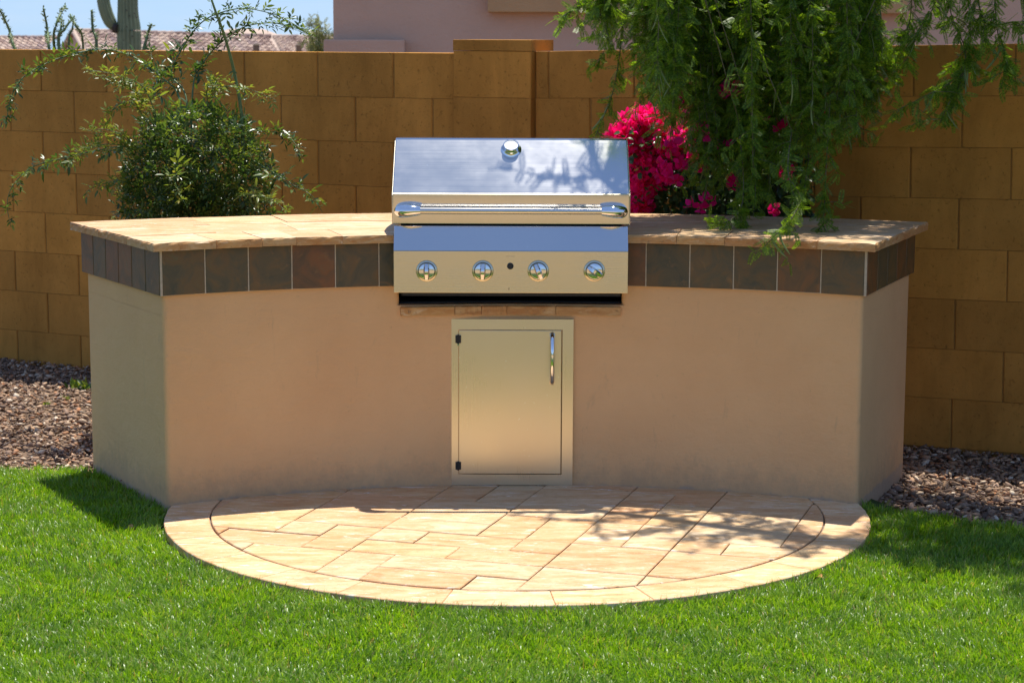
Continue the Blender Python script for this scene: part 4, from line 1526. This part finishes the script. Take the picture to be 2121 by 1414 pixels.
def strand(path, r=0.0028, step=0.022, size=0.055, rep=2, side=0.5):
    # every branch hangs from a limb of the crown
    top = Vector(path[0])
    near = min((q for lp in limb_pts for q in lp[len(lp) // 4:]), key=lambda q: (q - top).length + max(0, top.z + 0.25 - q.z) * 3)
    up = spline([near, near.lerp(top, 0.45) + Vector((0, 0, 0.10)), top], 5)
    twigs.append((up, r * 1.8))
    dress(up, step * 2.2, size, 1, 0.3, 0.3)
    pts = spline(path, 7)
    n = len(pts)
    twigs.append((pts, r))
    dress(pts, step, size, rep)
    # short side shoots
    for i in range(2, n - 1):
        if random.random() < side:
            d = Vector((random.uniform(-1, 1), random.uniform(-0.8, 0.8), random.uniform(-1.0, 0.1))).normalized()
            L = random.uniform(0.05, 0.13)
            q = [pts[i], pts[i] + d * L * .5 + Vector((0, 0, -.004)), pts[i] + d * L + Vector((0, 0, -.022))]
            q = spline(q, 3)
            twigs.append((q, r * 0.5))
            dress(q, step, size * 0.9, 2)
            if random.random() < 0.25:
                podP.append(tuple(pts[i])); podX.append((random.uniform(-.5, .5), random.uniform(-.4, .2), -1)); podS.append(random.uniform(0.07, 0.11))


# single branches that can be traced in the picture
strand([at(1300, -90, 8.0), at(1292, 20, 8.0), at(1285, 100, 7.98), at(1268, 195, 7.95), at(1232, 285, 7.92)], side=0.35, step=0.02)
strand([at(1300, -60, 8.0), at(1270, 10, 7.95), at(1255, 95, 7.9), at(1228, 150, 7.9)], side=0.4)
strand([at(1260, -50, 7.9), at(1215, 2, 7.85), at(1180, 25, 7.8), at(1145, 45, 7.8)], side=0.3)
strand([at(1350, -60, 8.0), at(1350, 60, 8.0), at(1340, 140, 8.0), at(1348, 205, 8.0)], side=0.4)
strand([at(1330, -60, 7.9), at(1318, 40, 7.9), at(1312, 120, 7.9)], side=0.4)
strand([at(1675, 330, 7.8), at(1664, 400, 7.4), at(1648, 438, 7.1), at(1625, 470, 6.95), at(1598, 495, 6.9), at(1575, 522, 6.89)], side=0.12, size=0.046)
strand([at(1640, 270, 7.5), at(1632, 350, 7.35), at(1645, 420, 7.25), at(1630, 475, 7.2)], side=0.3)
strand([at(1720, 200, 7.5), at(1712, 330, 7.4), at(1708, 420, 7.35), at(1705, 470, 7.32)], side=0.3)
strand([at(1530, 250, 7.6), at(1540, 380, 7.5), at(1530, 440, 7.42), at(1490, 464, 7.36), at(1465, 458, 7.32)], side=0.35)
strand([at(1560, 250, 7.6), at(1565, 380, 7.5), at(1560, 450, 7.42)], side=0.4)
strand([at(1975, -80, 7.5), at(1968, 20, 7.5), at(2000, 110, 7.5), at(1975, 165, 7.48), at(1925, 195, 7.45), at(1850, 232, 7.42)], side=0.45)
strand([at(2000, -60, 7.5), at(2010, 80, 7.5), at(1990, 170, 7.48), at(1965, 215, 7.45), at(1945, 258, 7.42)], side=0.35)
strand([at(2060, -60, 7.5), at(2065, 60, 7.5), at(2085, 130, 7.5), at(2070, 190, 7.48)], side=0.4)
strand([at(1890, -60, 7.6), at(1885, 40, 7.6), at(1865, 80, 7.6), at(1850, 110, 7.6)], side=0.35)
strand([at(2110, -70, 7.5), at(2118, -10, 7.5), at(2140, 40, 7.5)], side=0.4)
strand([at(2010, -80, 7.5), at(2030, 20, 7.48), at(2050, 50, 7.45), at(2120, 45, 7.45)], side=0.4)
strand([at(1940, -60, 7.5), at(1935, 10, 7.5), at(1905, 60, 7.5), at(1875, 130, 7.5)], side=0.5)
# the curtain of hanging branches
prof = [(1190, 40), (1260, 90), (1330, 170), (1390, 300), (1440, 430), (1500, 455), (1580, 450), (1650, 440), (1700, 415), (1745, 340), (1790, 270), (1830, 150), (1860, 60)]
pu = np.array([p[0] for p in prof]); pv = np.array([p[1] for p in prof])
for k in range(46):
    uc = 1205 + 640 * RNG.beta(1.7, 1.35)
    Yc = RNG.uniform(7.5, 8.15)
    reach = RNG.uniform(0.45, 1.0)
    for q in range(random.choice((2, 3, 4, 5))):
        u = uc + RNG.normal(0, 9)
        vend = np.interp(u, pu, pv) * reach * RNG.uniform(0.75, 1.0) + RNG.uniform(-15, 8)
        Yd = Yc + RNG.normal(0, 0.04)
        if vend > 400: Yd = max(Yd, 7.7)
        v0 = -random.uniform(60, 170)
        mid = (v0 + vend) / 2
        drift = RNG.normal(0, 16)
        strand([at(uc + drift * -0.5, v0, Yd + .04), at(u - drift * .2, mid - (vend - v0) * .18, Yd + .02), at(u + drift * .3, mid + (vend - v0) * .18, Yd), at(u + drift, vend, Yd - .03)], 0.0026, 0.027, 0.052, 2, 0.5)
# crown over the frame: leafy twigs off the limbs
for pts in limb_pts:
    n = len(pts)
    for i in range(n // 4, n):
        for _ in range((5 if pts in limb_pts[5:] else 4) if pts[i].x > 1.0 else (2 if pts[i].x > 0.7 else 1)):
            d = Vector((random.uniform(-1, 1), random.uniform(-1, 1), random.uniform(-0.35, 0.7))).normalized()
            L = random.uniform(0.15, 0.42)
            q = [pts[i], pts[i] + d * L * 0.5 + Vector((0, 0, 0.02)), pts[i] + d * L + Vector((0, 0, -0.05))]
            if min(p.z for p in q) < 1.86: continue
            q = spline(q, 4)
            twigs.append((q, 0.004))
            dress(q, 0.032, 0.06, 2, 0.2)
tw = MB()
for pts, r in twigs:
    n = len(pts)
    tw.tube(pts, [r * (1 - 0.6 * i / (n - 1)) for i in range(n)], 4)
tw.build('twigs', M['twig'], tree, smooth=True)
Pq, Xq, Sq = np.concatenate(frP), np.concatenate(frX), np.concatenate(frS)
V, F = scatter(fv, ff, Pq, frames(Xq, np.tile([0, 0, 1.0], (len(Pq), 1)) + rand_unit(len(Pq)) * 0.8), Sq)
link('foliage', np_mesh('foliage', V, F), M['mesquite_leaf'], tree)
# seed pods
pv_, pf_ = [], []
for k in range(7):
    t = k / 6
    y = 0.28 * t * t
    w = 0.045 * (1 if 0 < k < 6 else 0.3)
    pv_ += [(t, y - w, 0), (t, y, w * .6), (t, y + w, 0), (t, y, -w * .6)]
for k in range(6):
    for i in range(4): pf_.append((k * 4 + i, k * 4 + (i + 1) % 4, k * 4 + 4 + (i + 1) % 4, k * 4 + 4 + i))
n = len(podP)
pod_me = MB().add(pv_, pf_).mesh('seed_pod')
pod_me.materials.append(M['pod'])
pod_me.polygons.foreach_set('use_smooth', [True] * len(pod_me.polygons))
for p, R, sz in zip(podP, frames(np.array(podX), rand_unit(n)), podS):
    o = bpy.data.objects.new('seed_pod', pod_me)
    COL.objects.link(o)
    o.parent = tree; o.matrix_parent_inverse = world_of(tree).inverted()
    o.matrix_basis = Matrix.Translation(p) @ Matrix([list(r) for r in R]).to_4x4() @ Matrix.Scale(sz, 4)
print('fronds', len(Pq), 'pods', n)

# ------------------------------------------------------------------ behind the wall
# neighbouring house
YN = 15.0
hx = at(690, 60, YN).x
house = empty('neighbour_house', (hx + 4, YN + 2, terrain_z(0, YN)))
tag(house, 'large pinkish brown stucco house rising behind the block wall', 'house')
zb = terrain_z(0, YN) - 0.3
MB().box(hx, hx + 13, YN, YN + 7, zb, 3.6).build('wall', M['house_stucco'], house, bevel=0.02)
a, b = at(670, 82, YN - 0.16), at(838, 84, YN - 0.16)
MB().box(a.x, b.x, YN - 0.16, YN - 0.002, zb, a.z).build('plinth', M['house_stucco'], house, bevel=0.012)
MB().box(a.x - 0.0, hx - 0.001, YN - 0.001, YN + 3, zb, a.z - 0.002).build('plinth_return', M['house_stucco'], house, bevel=0.012)
a, b = at(1010, 26, YN - 0.12), at(1880, 10, YN - 0.12)
MB().box(a.x, b.x, YN - 0.12, YN - 0.002, a.z, a.z + 0.35).build('window_sill', M['house_trim'], house, bevel=0.01)
MB().box(a.x + 0.2, b.x - 0.2, YN - 0.05, YN - 0.003, a.z + 0.36, a.z + 1.5).build('window_frame', M['house_trim'], house, bevel=0.01)
MB().box(a.x + 0.3, b.x - 0.3, YN - 0.056, YN - 0.051, a.z + 0.46, a.z + 1.4).build('window_pane', M['black'], house)
roof = MB()
roof.profile_x([(YN - 0.5, 3.55), (YN - 0.5, 3.65), (YN + 3.5, 4.7), (YN + 7.5, 3.65), (YN + 7.5, 3.55)], hx - 0.5, hx + 13.5).build('roof', M['roof_tile'], house)


# far tiled roofs
def tiled_roof(parent, p_ridge0, p_ridge1, depth, fall, tile=0.34, row=0.46):
    """S-tiles laid in rows from the ridge down towards the garden"""
    r0, r1 = Vector(p_ridge0), Vector(p_ridge1)
    U = (r1 - r0); Lr = U.length; U.normalize()
    down = Vector((U.y, -U.x, 0)).normalized()
    if down.y > 0: down = -down
    down = (down * depth + Vector((0, 0, -fall))).normalized()
    nrm = U.cross(down)
    if nrm.z < 0: nrm = -nrm
    SL = math.hypot(depth, fall)
    vs, fs = [], []
    for j in range(int(SL / row)):
        for i in range(int(Lr / tile)):
            b = len(vs)
            o0 = r0 + U * (i * tile) + down * (j * row)
            jit = random.uniform(-.01, .01)
            for e, lift in ((0, 0.0), (1, 0.06)):
                for k in range(5):
                    x = k / 4
                    hgt = 0.085 * math.sin(math.pi * min(1, x / 0.62)) if x < 0.62 else -0.0
                    q = o0 + U * (x * tile * 0.985) + down * ((row * 1.02) * e + jit) + nrm * (hgt + lift)
                    vs.append(q)
            for k in range(5):
                q = vs[b + 5 + k] - nrm * 0.09
                vs.append(q)
            for k in range(4):
                fs.append((b + k, b + k + 1, b + 6 + k, b + 5 + k))
                fs.append((b + 5 + k, b + 6 + k, b + 11 + k, b + 10 + k))
    me = MB().add(vs, fs)
    o = me.build('roof_tiles', M['roof_tile'], parent)
    o['kind'] = 'stuff'
    cap = MB()
    n = int(Lr / 0.42)
    for i in range(n):
        a = r0 + U * (Lr * i / n); b_ = r0 + U * (Lr * (i + 1) / n + 0.03)
        cap.tube([a + Vector((0, 0, 0.03)), b_ + Vector((0, 0, 0.045))], [0.11, 0.125], 8)
    cap.build('ridge_caps', M['roof_tile'], parent)
    return o


YR = 105
fh = empty('tiled_house', (at(420, 90, YR).x, YR, terrain_z(0, YR)))
tag(fh, 'distant house with long tan tile roof and gable end left of the cactus', 'house')
ra, rb = at(150, 65, YR), at(560, 77, YR + 4)
tiled_roof(fh, ra, rb, 5.0, 1.75)
rc = at(800, 79, YR + 6)
tiled_roof(fh, rb + Vector((0.1, 0.3, -0.03)), rc, 5.0, 1.75, 0.30, 0.36)
zg = terrain_z(0, YR) - 0.4
# gable end towards the left
Ur = (rb - ra).normalized()
dn = Vector((Ur.y, -Ur.x, 0)).normalized()
e0 = ra + dn * 4.9 + Vector((0, 0, -1.74))
e1 = ra - dn * 4.9 + Vector((0, 0, -1.74))
gm = [ra + Vector((0, 0, -0.06)), e1, Vector((e1.x, e1.y, zg)), Vector((e0.x, e0.y, zg)), e0]
gm = [p + Ur * 0.12 for p in gm]
bk_ = [p + Ur * 0.25 for p in gm]
gw = MB().add(gm + bk_, [(0, 1, 2, 3, 4), (9, 8, 7, 6, 5)] + [(i, 5 + i, 5 + (i + 1) % 5, (i + 1) % 5) for i in range(5)])
gw.build('gable_wall', M['house_stucco'], fh)
for q in (e0, e1):
    MB().tube([ra + Vector((0, 0, 0.06)), q + Vector((0, 0, 0.06))], 0.12, 8).build('rake_tiles', M['roof_tile'], fh)
L_ = (rb - ra).length
MB().add([ra, ra + Ur * L_, ra + Ur * L_ - dn * 5 + Vector((0, 0, -1.75)), ra - dn * 5 + Vector((0, 0, -1.75))], [(0, 1, 2, 3)]).build('rear_roof', M['roof_tile'], fh)
MB().box(ra.x + 0.8, rc.x, YR - 3.6, YR + 5, zg, ra.z - 1.5).build('wall', M['house_stucco'], fh)
for (u, v) in ((355, 92), (520, 99), (610, 100)):
    p = at(u, v, YR - 1.5)
    MB().lathe([(0.16, -0.3), (0.16, 0.10), (0.2, 0.12), (0.1, 0.2)], Matrix.Translation((p.x, YR + 0.6, p.z)), 10).build('roof_vent', M['bark'], fh)
hp_ = at(512, 62, YR + 14)
hip = MB().add([hp_ + Vector((-1.0, 0, 0.05)), hp_ + Vector((0.9, 0, 0.05)), hp_ + Vector((4.2, -3.5, -1.3)), hp_ + Vector((-4.6, -3.5, -1.3)), hp_ + Vector((4.2, 3.5, -1.3)), hp_ + Vector((-4.6, 3.5, -1.3))], [(0, 3, 2, 1), (1, 2, 4), (0, 1, 4, 5), (0, 5, 3)])
hip.build('hip_roof', M['roof_tile'], fh)
fh2 = empty('tiled_house', (at(20, 90, 118).x, 118, terrain_z(0, 118)))
tag(fh2, 'distant house with low striped tan tile roof at the far left', 'house')
qa, qb = at(-160, 79, 118), at(117, 79.5, 118)
tiled_roof(fh2, qa, qb, 5.0, 1.7, 0.34, 0.40)
MB().box(qa.x, qb.x, 113.5, 122, terrain_z(0, 118) - .4, qa.z - 1.65).build('wall', M['house_stucco'], fh2)

# saguaro
YS = 34.0
sg = empty('saguaro_cactus', (at(267, 90, YS).x, YS, terrain_z(0, YS)))
tag(sg, 'tall ribbed green saguaro cactus with one upturned arm', 'cactus')


def ribbed(path, radii, ribs=17, name='trunk'):
    pts = spline(path, 8)
    n = len(pts)
    rr = np.interp(np.linspace(0, 1, n), np.linspace(0, 1, len(radii)), radii)
    m = ribs * 4
    vs, fs = [], []
    ref = Vector((0.2, 1, 0.05))
    for i, p in enumerate(pts):
        t = (pts[min(i + 1, n - 1)] - pts[max(i - 1, 0)]).normalized()
        a = t.cross(ref).normalized(); b = t.cross(a)
        for k in range(m):
            g_ = 2 * math.pi * k / m
            rad = rr[i] * (0.80 + 0.20 * abs(math.cos(g_ * ribs / 2)) ** 0.6)
            vs.append(p + (a * math.cos(g_) + b * math.sin(g_)) * rad)
    for i in range(n - 1):
        for k in range(m): fs.append((i * m + k, i * m + (k + 1) % m, (i + 1) * m + (k + 1) % m, (i + 1) * m + k))
    fs.append(tuple(range((n - 1) * m, n * m)))
    return MB().add(vs, fs).build(name, M['cactus'], sg, smooth=True)


k_ = YS / F_PX
ribbed([Vector(sg.location) + Vector((0, 0, -.2)), at(268, 104, YS), at(267, 60, YS), at(265, 20, YS), at(265, -60, YS), at(265, -160, YS), at(265, -220, YS)], [21 * k_, 25 * k_, 24.5 * k_, 21 * k_, 20 * k_, 17 * k_, 5 * k_])
ribbed([at(246, 60, YS), at(238, 57, YS - .02), at(228, 45, YS - .05), at(218, 20, YS - .06), at(213, -10, YS - .06), at(212, -60, YS - .06), at(212, -110, YS - .06)], [6 * k_, 9 * k_, 13 * k_, 13.5 * k_, 13 * k_, 13 * k_, 4 * k_], 13, 'arm')
MB().tube([at(243, 60, YS - .12), at(237, 59, YS - .10)], [9 * k_, 10 * k_], 10).build('arm_joint', M['cactus_scar'], sg)
for (u, v) in ((268, 33), (263, 56), (274, 76), (283, 36), (278, 28), (256, 84), (281, 18), (262, 22)):
    MB().lathe([(1.6 * k_, 0), (1.0 * k_, .02)], Matrix.Translation(at(u, v, YS - 22.5 * k_)) @ Matrix.Rotation(math.pi / 2, 4, 'X'), 8).build('woodpecker_scar', M['cactus_scar'], sg)

# ocotillo
YO = 14.0
oc = empty('ocotillo', (at(165, 120, YO).x, YO, terrain_z(0, YO)))
tag(oc, 'ocotillo with thin leafy green wands rising above the wall', 'ocotillo')
wands = [([(95, 260), (33, 110), (18, 60), (0, 22)], 1), ([(120, 260), (103, 110), (98, 60), (90, 18)], 1), ([(130, 260), (113, 105), (117, 50), (135, 12)], 1), ([(140, 260), (122, 105), (126, 60), (128, 40)], 1),
         ([(150, 260), (122, 100), (135, 60), (154, 34)], 1), ([(170, 260), (172, 95), (158, 55), (145, 30)], .8), ([(165, 260), (143, 100), (150, 60), (152, 40)], .8), ([(190, 260), (200, 105), (192, 60), (190, 21)], 1.15), ([(205, 260), (296, 108), (306, 70), (314, 50)], 1.15)]
OP, OR, OSz = [], [], []
base = Vector(oc.location)
for w, f in wands:
    path = [base + Vector((random.uniform(-.1, .1), random.uniform(-.1, .1), 0))] + [at(u, v, YO + random.uniform(-.1, .1)) for u, v in w[1:]]
    mid = base.lerp(path[1], 0.5) + Vector((0, 0, 0.15))
    pts = spline([path[0], mid] + path[1:], 10)
    n = len(pts)
    MB().tube(pts, [0.013 * f * (1 - 0.5 * i / (n - 1)) for i in range(n)], 6).build('wand', M['cane'], oc, smooth=True)
    P, T = curve_samples(pts[n // 3:], 0.006)
    d = np.cross(T, rand_unit(len(P)))
    d /= np.linalg.norm(d, axis=1, keepdims=True)
    OP.append(P + d * 0.008); OR.append(frames(d + T * 0.6, T + rand_unit(len(P)) * .4)); OSz.append(RNG.uniform(0.014, 0.026, len(P)) * f)
V, F = scatter(leaf_v * [1, 1.6, 1], leaf_f, np.concatenate(OP), np.concatenate(OR), np.concatenate(OSz))
link('leaves', np_mesh('leaves', V, F), leaf_mat('ocotillo_leaf', [(0, (0.12, 0.17, 0.075)), (1, (0.22, 0.27, 0.12))], 0.45, None, 0.5), oc)

# pale feathery tree by the corner of the neighbour's house
YP = 22.0
pv_t = empty('palo_verde', (at(655, 120, YP).x, YP, terrain_z(0, YP)))
tag(pv_t, 'pale yellow-green feathery tree beside the corner of the stucco house', 'tree')
PP = []
b0 = Vector(pv_t.location)
for k in range(14):
    tip = at(random.uniform(632, 684), random.uniform(35, 92), YP + random.uniform(-.3, .3))
    pts = spline([b0, b0.lerp(tip, 0.55) + Vector((random.uniform(-.05, .05), 0, 0)), tip], 8)
    n = len(pts)
    MB().tube(pts, [0.02 * (1 - 0.85 * i / (n - 1)) for i in range(n)], 5).build('branch', M['cane'], pv_t, smooth=True)
    P, T = curve_samples(pts[n // 2:], 0.02)
    PP.append(P + RNG.normal(0, 0.035, P.shape))
    PP.append(P + RNG.normal(0, 0.05, P.shape))
PP = np.concatenate(PP)
V, F = scatter(fv, ff, PP, frames(rand_unit(len(PP)), rand_unit(len(PP))), RNG.uniform(0.05, 0.09, len(PP)))
link('foliage', np_mesh('foliage', V, F), leaf_mat('palo_leaf', [(0, (0.20, 0.22, 0.07)), (1, (0.32, 0.32, 0.10))], 0.45, None, 0.5), pv_t)

# ------------------------------------------------------------------ small things
def weed(u, v, z, n, size, label, m='rose_young'):
    c = at_z(u, v, z)
    o = empty('weed', c)
    P = np.array(c)[None] + RNG.normal(0, size * .5, (n, 3)) * [1, 1, 0.1]
    P[:, 2] = c.z
    X = rand_unit(n) * [1, 1, 0.3] + [0, 0, 0.8]
    V, F = scatter(leaf_v, leaf_f, P, frames(X, rand_unit(n)), RNG.uniform(0.5, 1.2, n) * size)
    link('leaves', np_mesh('weed', V, F), M[m], o)
    return tag(o, label, 'weed')


weed(172, 805, -0.06, 36, 0.055, 'leafy weed growing from the gravel beside the island corner', 'rose_leaf')
weed(137, 827, -0.06, 22, 0.022, 'small bright weed sprout in the left gravel')
weed(98, 838, -0.06, 20, 0.018, 'sparse yellowish weed in the middle of the left gravel')
weed(1820, 1049, -0.05, 18, 0.03, 'pale grass tuft at the right corner of the patio')


def litter(u, v, col, size, label, name='fallen_leaf', z=-0.016, up=0.3):
    c = at_z(u, v, z)
    R = frames(rand_unit(1) * [1, 1, 0.3], np.array([[random.uniform(-.4, .4), random.uniform(-.4, .4), 1.0]]))
    V, F = scatter(leaf_v * [1, 1.7, 3], leaf_f, np.zeros((1, 3)), R, np.array([size]))
    o = link(name, np_mesh(name, V, F), M[col])
    o.location = c
    return tag(o, label, 'leaf', 'dry leaves lying on the turf')


litter(270, 1098, 'dry_leaf', 0.034, 'dry tan leaf at the front edge of the island shadow on the lawn')
litter(354, 1195, 'dry_leaf', 0.030, 'dry tan leaf on the lawn left of the patio border')
litter(36, 1001, 'dry_leaf', 0.026, 'tiny dry leaf at the upper left edge of the lawn')
litter(150, 1098, 'dry_leaf', 0.024, 'small dry leaf left of the island shadow on the lawn')
litter(136, 1160, 'dry_leaf', 0.026, 'dry leaf on the lawn near the left picture edge')
litter(1690, 1195, 'dry_leaf', 0.040, 'dry curled leaf on the lawn right of the patio border')
litter(497, 1212, 'dry_leaf', 0.022, 'small dry leaf on the lawn below the patio border')
litter(270, 1235, 'dry_leaf', 0.024, 'small dry leaf on the lawn far left of the patio')
c = at_z(262, 1008, -0.03)
V, F = scatter(bract_v, leaf_f, *(lambda a: (a[0], a[1], a[2] * 1.0))(bracts(np.tile([[0, 0, 0.012]], (3, 1)) + RNG.normal(0, .008, (3, 3)), np.tile([[0, -.3, 1.0]], (3, 1)) + rand_unit(3) * .3)))
o = link('fallen_bloom', np_mesh('fallen_bloom', V, F), simple('wilted_bract', (0.36, 0.012, 0.03), 0.6))
o.location = c
tag(o, 'fallen red bloom in the grass against the left end of the island', 'bloom')
